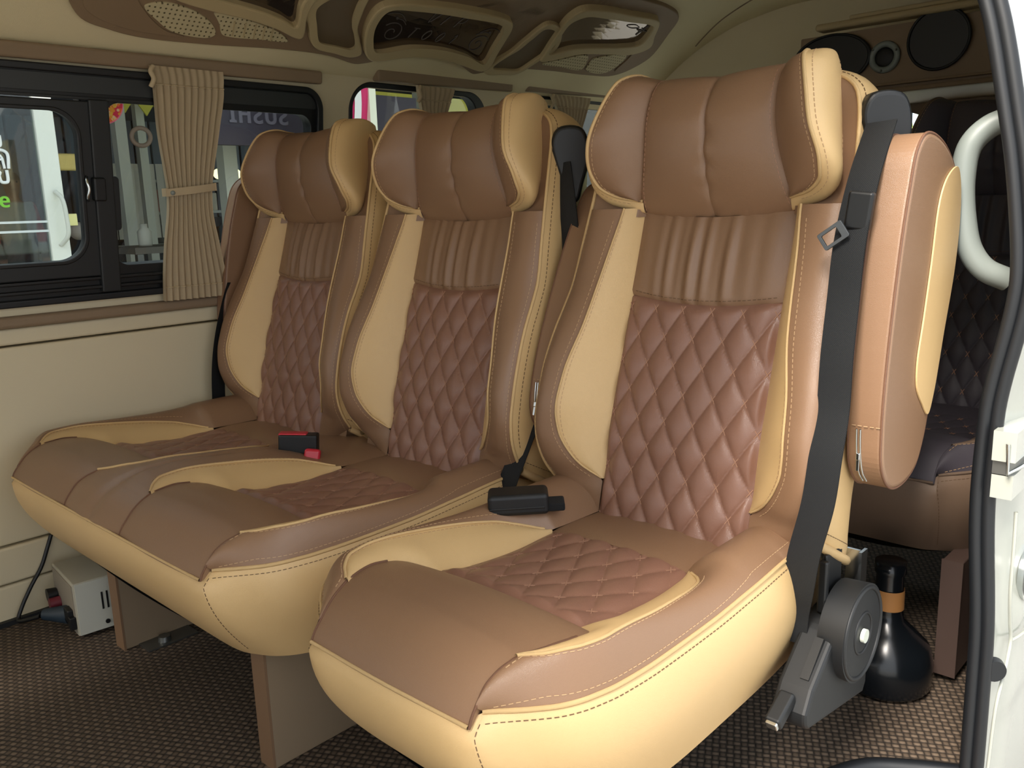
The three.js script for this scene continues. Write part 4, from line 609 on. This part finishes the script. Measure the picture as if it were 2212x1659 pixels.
{
  const pr = [[0, .0], [.062, .0], [.072, .012], [.074, .05], [.066, .08], [.042, .105], [.026, .12], [.0225, .135], [.0215, .2], [.0245, .203], [.0245, .222], [0, .222]].map((p) => new THREE.Vector2(...p));
  const t = thing('bottle', 'dark round bottle with an orange neck label on the floor behind the single seat', 'bottle', [.688, 0, -.262]);
  mesh('body', new THREE.LatheGeometry(pr, 48), phys('#0e1216', .22, {}), t); const l = new THREE.CylinderGeometry(.0238, .0242, .034, 32, 1, true); l.translate(0, .158, 0); mesh('neck_label', l, std('#a06f3c', .7), t);
}
// ------------------------------------------------------------------ outside
{
  const gm = std('#969692', .9, { bumpMap: noiseFine, bumpScale: .002 }); const gr = struct('ground', planarUV(bar(-40, -.75, -40, 40, -.65, 40), 0, 2), gm);
  const sh = thing('shop_building', 'dark open shop front across the pavement, seen through the windows', 'building', [0, -.65, 0]);
  mesh('back_wall', bar(-9.2, 0, -14, -9, 3.6, 5), std('#3a4048', .9), sh); mesh('canopy', bar(-9.2, 3.1, -14, -3.4, 3.3, 5), std('#4a4e54', .9), sh); mesh('shop_floor', bar(-9, 0, -14, -3.6, .16, 5), std('#77736c', .8), sh);
  for (const z of [5, -14]) mesh('end_wall', bar(-9, 0, z - .1, -4, 3.3, z + .1), std('#555a60', .9), sh);
  const colM = std('#cfcfc2', .5); for (const [x, z, w] of [[-7, -2.42, .1], [-7.3, -2.75, .08], [-5, -2.34, .11], [-5, -2.92, .14], [-7, -3.5, .1], [-7, .6, .12], [-6, -5.2, .12]]) mesh('column', box(w, 3.1, w, x, 1.55, z), colM, sh);
  for (let i = 0; i < 30; i++) mesh('wall_sheet', box(.03, 1.1, .16, -8.96, 2.0, -5.8 + i * .19), std(i % 2 ? '#5b6570' : '#6a747e', .7), sh);
  mesh('sign_board', box(.06, .42, 2.2, -4.5, 2.15, -2.7), std('#3d3642', .7), sh);
  const font = await new FontLoader().loadAsync('fonts/droid/droid_sans_bold.typeface.json');
  const tg = new TextGeometry('SUSHI', { font, size: .12, depth: .01, curveSegments: 4 }); tg.rotateY(-Math.PI / 2); tg.translate(-4.46, 2.09, -2.56); mesh('sign_lettering', tg, std('#6e6874', .7), sh);
  for (const [y, z] of [[1.82, -2.81], [1.82, -2.98]]) { const b = new THREE.SphereGeometry(.045, 16, 10); b.translate(-6, y, z); mesh('ceiling_lamp', b, new THREE.MeshStandardMaterial({ color: '#fff3c0', emissive: '#fff0b0', emissiveIntensity: 2 }), sh); }
  for (let i = 0; i < 26; i++) { const g = shapeOf([[0, 0], [.2, 0], [.1, -.14]]), e = extr(g, .02); e.rotateY(-Math.PI / 2); e.translate(-7, 2.55 + .02 * Math.sin(i), -7.6 + i * .2 + .0); mesh('awning_scallop', e, std('#d9cf55', .8), sh); }
  mesh('awning', bar(-7.6, 2.55, -7.6, -6.98, 2.8, -2.6), std('#e6dd62', .8), sh);
  const dr = thing('glass_door', 'white framed shop door with a long pull handle outside the sliding window', 'door', [-4, -.65, -.71]);
  mesh('stile', box(.05, 2.3, .1, 0, 1.15, 0, .006), std('#f4f4ea', .4), dr); mesh('rail', box(.04, .09, .9, 0, 2.25, .45, .004), std('#f4f4ea', .4), dr); mesh('stile', box(.05, 2.3, .1, 0, 1.15, .95, .006), std('#f4f4ea', .4), dr);
  mesh('pull_handle', tube([[.03, 1.62, -.005], [.07, 1.58, -.02], [.08, 1.48, -.028], [.075, 1.38, -.025], [.03, 1.33, 0]], .012, 30, 8), std('#dcdcd2', .4), dr);
  mesh('kick_rail', merge([box(.03, .012, .86, 0, 1.46, .47), box(.03, .012, .86, 0, 1.41, .47)]), std('#e8ecec', .4), dr);
  // white Thai lettering, drawn as strokes, and green letters on the door glass
  const gp = mesh('pane', box(.006, 2.1, .86, 0, 1.15, .475), M.glass, dr);
  const stroke = (pts, r) => tube(pts.map(([u, v]) => [.012, v, -u]), r, 30, 7);
  const kho = (u, v, h) => [[u, v + h * .72], [u + h * .1, v + h * .92], [u + h * .25, v + h * .75], [u + h * .15, v + h * .6], [u + h * .22, v + h * .1], [u + h * .3, v], [u + h * .7, v], [u + h * .78, v + h * .15], [u + h * .78, v + h]];
  mesh('thai_lettering', merge([stroke(kho(-.165, 1.885, .055), .007), stroke([[-.165, 1.79], [-.16, 1.85], [-.13, 1.865], [-.1, 1.85], [-.1, 1.77]], .0085), stroke([[-.17, 1.775], [-.15, 1.79], [-.15, 1.765], [-.165, 1.77]], .007), stroke([[-.135, 1.84], [-.125, 1.82], [-.14, 1.815]], .006), stroke([[-.125, 1.82], [-.12, 1.77]], .007), stroke(kho(-.16, 1.7, .062), .0085)].map((g) => g.translate(0, -.03, .105))), std('#ffffff', .6), dr, { label: 'white Thai lettering' });
  const ne = new TextGeometry('ne', { font, size: .075, depth: .006, curveSegments: 6 }); ne.rotateY(Math.PI / 2); ne.translate(.012, 1.54, .345); mesh('green_lettering', ne, std('#7fd23c', .5), dr, { label: 'green letters ne' });
  // person inside the shop: one continuous body
  const pb = thing('person', 'person in a light grey shirt with red sleeves standing inside the shop', 'person', [-8.4, -.49, -1.9]);
  const bones = [[[0, 1.36, .08], [0, 1.36, -.08], .11, .11], [[0, 1.38, 0], [0, 1.02, .0], .145, .135], [[0, 1.02, .07], [0, .5, .08], .09, .065], [[0, .5, .08], [0, .06, .07], .06, .045], [[0, 1.02, -.07], [0, .5, -.08], .09, .065], [[0, .5, -.08], [0, .06, -.07], .06, .045], [[0, .04, .08], [.14, .03, .1], .04, .035], [[0, .04, -.08], [.14, .03, -.1], .04, .035], [[0, 1.45, .15], [.0, 1.17, .22], .055, .045], [[0, 1.17, .22], [.1, .93, .2], .042, .034], [[0, 1.45, -.15], [0, 1.17, -.22], .055, .045], [[0, 1.17, -.22], [.1, .93, -.2], .042, .034], [[.1, .93, .2], [.13, .84, .2], .036, .026], [[.1, .93, -.2], [.13, .84, -.2], .036, .026], [[0, 1.44, 0], [.01, 1.6, 0], .055, .05], [[.02, 1.64, 0], [.005, 1.71, 0], .07, .085], [[.1, 1.66, 0], [.108, 1.64, 0], .014, .012]];
  const N = 72, R = .95, mc = new MarchingCubes(N, new THREE.MeshStandardMaterial(), false, false, 90000); mc.isolation = 0;
  for (let k = 0; k < N; k++) for (let j = 0; j < N; j++) for (let i = 0; i < N; i++) {
    const p = [(i - N / 2) / (N / 2) * R, (j - N / 2) / (N / 2) * R + .9, (k - N / 2) / (N / 2) * R]; let e = 0;
    for (const [a, b, r0, r1] of bones) { const ab = sub(b, a), t = clamp(dot(sub(p, a), ab) / dot(ab, ab)), c = add(a, ab, t), d = Math.hypot((p[0] - c[0]) * (r0 > .13 ? 1.35 : 1), p[1] - c[1], p[2] - c[2]) - lerp(r0, r1, t); e += Math.exp(-75 * d); }
    mc.field[k * N * N + j * N + i] = Math.log(e + 1e-30) / 75;
  }
  mc.update(); const n = mc.count, bg = new THREE.BufferGeometry(), pp = new Float32Array(n * 3), cc = new Float32Array(n * 3); const col = (h) => { const c = new THREE.Color(h); return [c.r, c.g, c.b]; }, skin = col('#a8705a'), shirt = col('#c9c8bd'), red = col('#c23a3e'), trs = col('#2b2f3a'), hair = col('#1a1512');
  for (let i = 0; i < n; i++) { const x = mc.positionArray[i * 3] * R, y = mc.positionArray[i * 3 + 1] * R + .9, z = mc.positionArray[i * 3 + 2] * R; pp.set([x, y, z], i * 3); cc.set(y > 1.7 || (y > 1.62 && x < -.02) ? hair : y > 1.5 ? skin : Math.abs(z) > .165 && y > 1.1 ? red : y < .93 && Math.abs(z) > .16 && y > .8 ? skin : y > .98 ? shirt : trs, i * 3); }
  bg.setAttribute('position', new THREE.BufferAttribute(pp, 3)); bg.setAttribute('normal', new THREE.BufferAttribute(mc.normalArray.slice(0, n * 3), 3)); bg.setAttribute('color', new THREE.BufferAttribute(cc, 3)); const body = mesh('body', bg, new THREE.MeshStandardMaterial({ vertexColors: true, roughness: .8 }), pb); for (const z of [.03, -.03]) mesh('eye', new THREE.SphereGeometry(.011, 10, 8).translate(.085, 1.69, z), M.black, pb); mesh('mouth', box(.01, .008, .04, .088, 1.615, 0, .003), std('#7a3f38', .6), pb);
  // shop clutter
  one('yellow_bag', box(.05, .11, .14, -5, 1.19, -1.19, .02), std('#e3c878', .7), 'pale yellow bag hanging beside the white shop door', 'bag');
  one('price_card', box(.01, .065, .05, -3.98, .815, -.79, .004), std('#efe6a0', .7), 'pale yellow card beside the door handle', 'card');
  const rg = new THREE.TorusGeometry(.07, .018, 10, 30); rg.rotateY(Math.PI / 2 - .4); rg.translate(-6, 1.46, -2.16); one('hanging_ring', rg, std('#a58a78', .6), 'beige ring hanging in the dark shop', 'ring');
  const tb = thing('work_table', 'cluttered low table inside the dark shop', 'table', [-6, -.488, -2.6]); mesh('tabletop', box(.7, .05, 1.5, 0, 1.047, 0), std('#6d675f', .7), tb); for (const [x, z] of [[.3, .7], [.3, -.7], [-.3, .7], [-.3, -.7]]) mesh('leg', box(.05, 1.02, .05, x, .51, z), M.steel, tb);
  const jar = new THREE.LatheGeometry([[0, 0], [.05, 0], [.055, .02], [.055, .12], [.03, .15], [.03, .18], [0, .18]].map((p) => new THREE.Vector2(...p)), 20); for (let i = 0; i < 5; i++) { const j = one('jar', jar, std(['#d8d4c8', '#8f5a44', '#c9c0a8', '#46525a', '#dcd8cc'][i], .5), ['pale jar at the near end of the shop table', 'brown jar second along the shop table', 'cream jar in the middle of the shop table', 'dark jar fourth along the shop table', 'white jar at the far end of the shop table'][i], 'jar'); j.position.set(-5.9, .585, -2.05 - i * .24); }
  one('white_cabinet', merge([box(.4, 1.0, .42, -5.2, -.49 + .5, -2.3, .01)]), std('#e4e6dc', .5), 'low white cabinet at the right of the shop front, behind the curtain', 'cabinet');
  const strips = thing('strip_curtain', 'translucent beige strip curtain hanging at the back of the shop', 'strip curtain', [-7.8, 0, 0]); for (let i = 0; i < 16; i++) mesh('strip', box(.01, .75, .07, .02 * (i % 2), .98, -2.45 - i * .075), std(['#b8b3a6', '#a39e92', '#c6c1b2'][i % 3], .5), strips);
  const shelf = thing('shelf_unit', 'shelf unit with boxes and tins at the back of the shop', 'shelf', [-8.6, -.49, -3.6]); for (const y of [1.0, 1.35, 1.7]) mesh('shelf', box(.35, .03, 1.6, 0, y, 0), M.steel, shelf); for (const z of [-.8, .8]) mesh('upright', box(.35, 1.9, .03, 0, .95, z), M.steel, shelf);
  ['#8a5a3c', '#c9c2b0', '#3f5d6b', '#b8923f', '#7b7f84', '#a44a3f', '#d8d2c0', '#55683f'].forEach((h, i) => one('shelf_box', box(.2, .16 + .04 * (i % 3), .16, -8.55, -.49 + [1.015, 1.365][i % 2] + (.16 + .04 * (i % 3)) / 2, -4.2 + i * .17, .006), std(h, .7), ['brown', 'cream', 'blue-grey', 'ochre', 'grey', 'red', 'off-white', 'green'][i] + ' box on the shelf unit at the back of the shop', 'box'));
  const pl = thing('potted_plant', 'leafy green plant in a pot beside the white cabinet', 'plant', [-5.4, -.49, -2.85]); mesh('pot', new THREE.LatheGeometry([[0, 0], [.1, 0], [.14, .26], [.15, .28], [.13, .28], [0, .26]].map((p) => new THREE.Vector2(...p)), 24), std('#6a4a3a', .8), pl); const lv = []; for (let i = 0; i < 60; i++) { const g = new THREE.CircleGeometry(.06, 7); g.scale(.6, 1.6, 1); g.rotateX(rnd() * 2 - 1); g.rotateY(rnd() * 6.3); g.translate((rnd() - .5) * .4, .55 + rnd() * .9, (rnd() - .5) * .4); lv.push(g); } mesh('foliage', merge(lv), std('#5d7a48', .7), pl, STUFF); mesh('stem', tube([[0, .26, 0], [.02, .8, .01], [0, 1.4, 0]], .012, 16, 6), std('#54452f', .8), pl);
  const bl = new THREE.SphereGeometry(.06, 20, 14); bl.translate(-5, .74, -1.2); one('ball', bl, std('#9a8e84', .6), 'dull round ball low beside the white door', 'ball');
  const bn = thing('banner', 'pink and white banner on a white post outside the middle side window', 'banner', [-4, -.65, -2.95]); mesh('post', box(.06, 2.6, .06, 0, 1.3, 0), std('#f6f2dc', .5), bn); mesh('cloth', surf((s, t) => [.02 * Math.sin(t * 9 + s * 3), lerp(1.5, 2.45, t), .03 + s * .5], 10, 16, [1, 0, 0]), std('#d8336e', .8), bn); mesh('stripe', surf((s, t) => [.012 + .02 * Math.sin(t * 9 + .6), lerp(1.5, 2.45, t), .1 + s * .06], 4, 16, [1, 0, 0]), std('#f4f0ec', .8), bn);
}
{ // greenery behind the van
  const h = thing('hedge', 'bright leafy bush and lawn seen through the rear window', 'bush', [.5, -.65, -7]); const lm = phys('#b7c46a', .8, { transmission: .3 }), leaf = new THREE.CircleGeometry(.09, 6), list = []; const m4 = new THREE.Matrix4(), e = new THREE.Euler();
  for (let i = 0; i < 1500; i++) { const g = leaf.clone(); e.set(rnd() * 6, rnd() * 6, rnd() * 6); m4.makeRotationFromEuler(e); m4.setPosition((rnd() - .5) * 5, rnd() ** .7 * 2.6, (rnd() - .5) * 1); g.applyMatrix4(m4); list.push(g); } mesh('foliage', merge(list), lm, h, STUFF);
  const br = []; for (let i = 0; i < 7; i++) { const x = (rnd() - .5) * 4; br.push(tube([[x, 0, 0], [x + .1, 1, .1], [x + (rnd() - .5), 2.6, 0]], .03, 12, 6)); } mesh('stem', merge(br), std('#4a3c30', .9), h);
}
renderer.render(scene, camera);
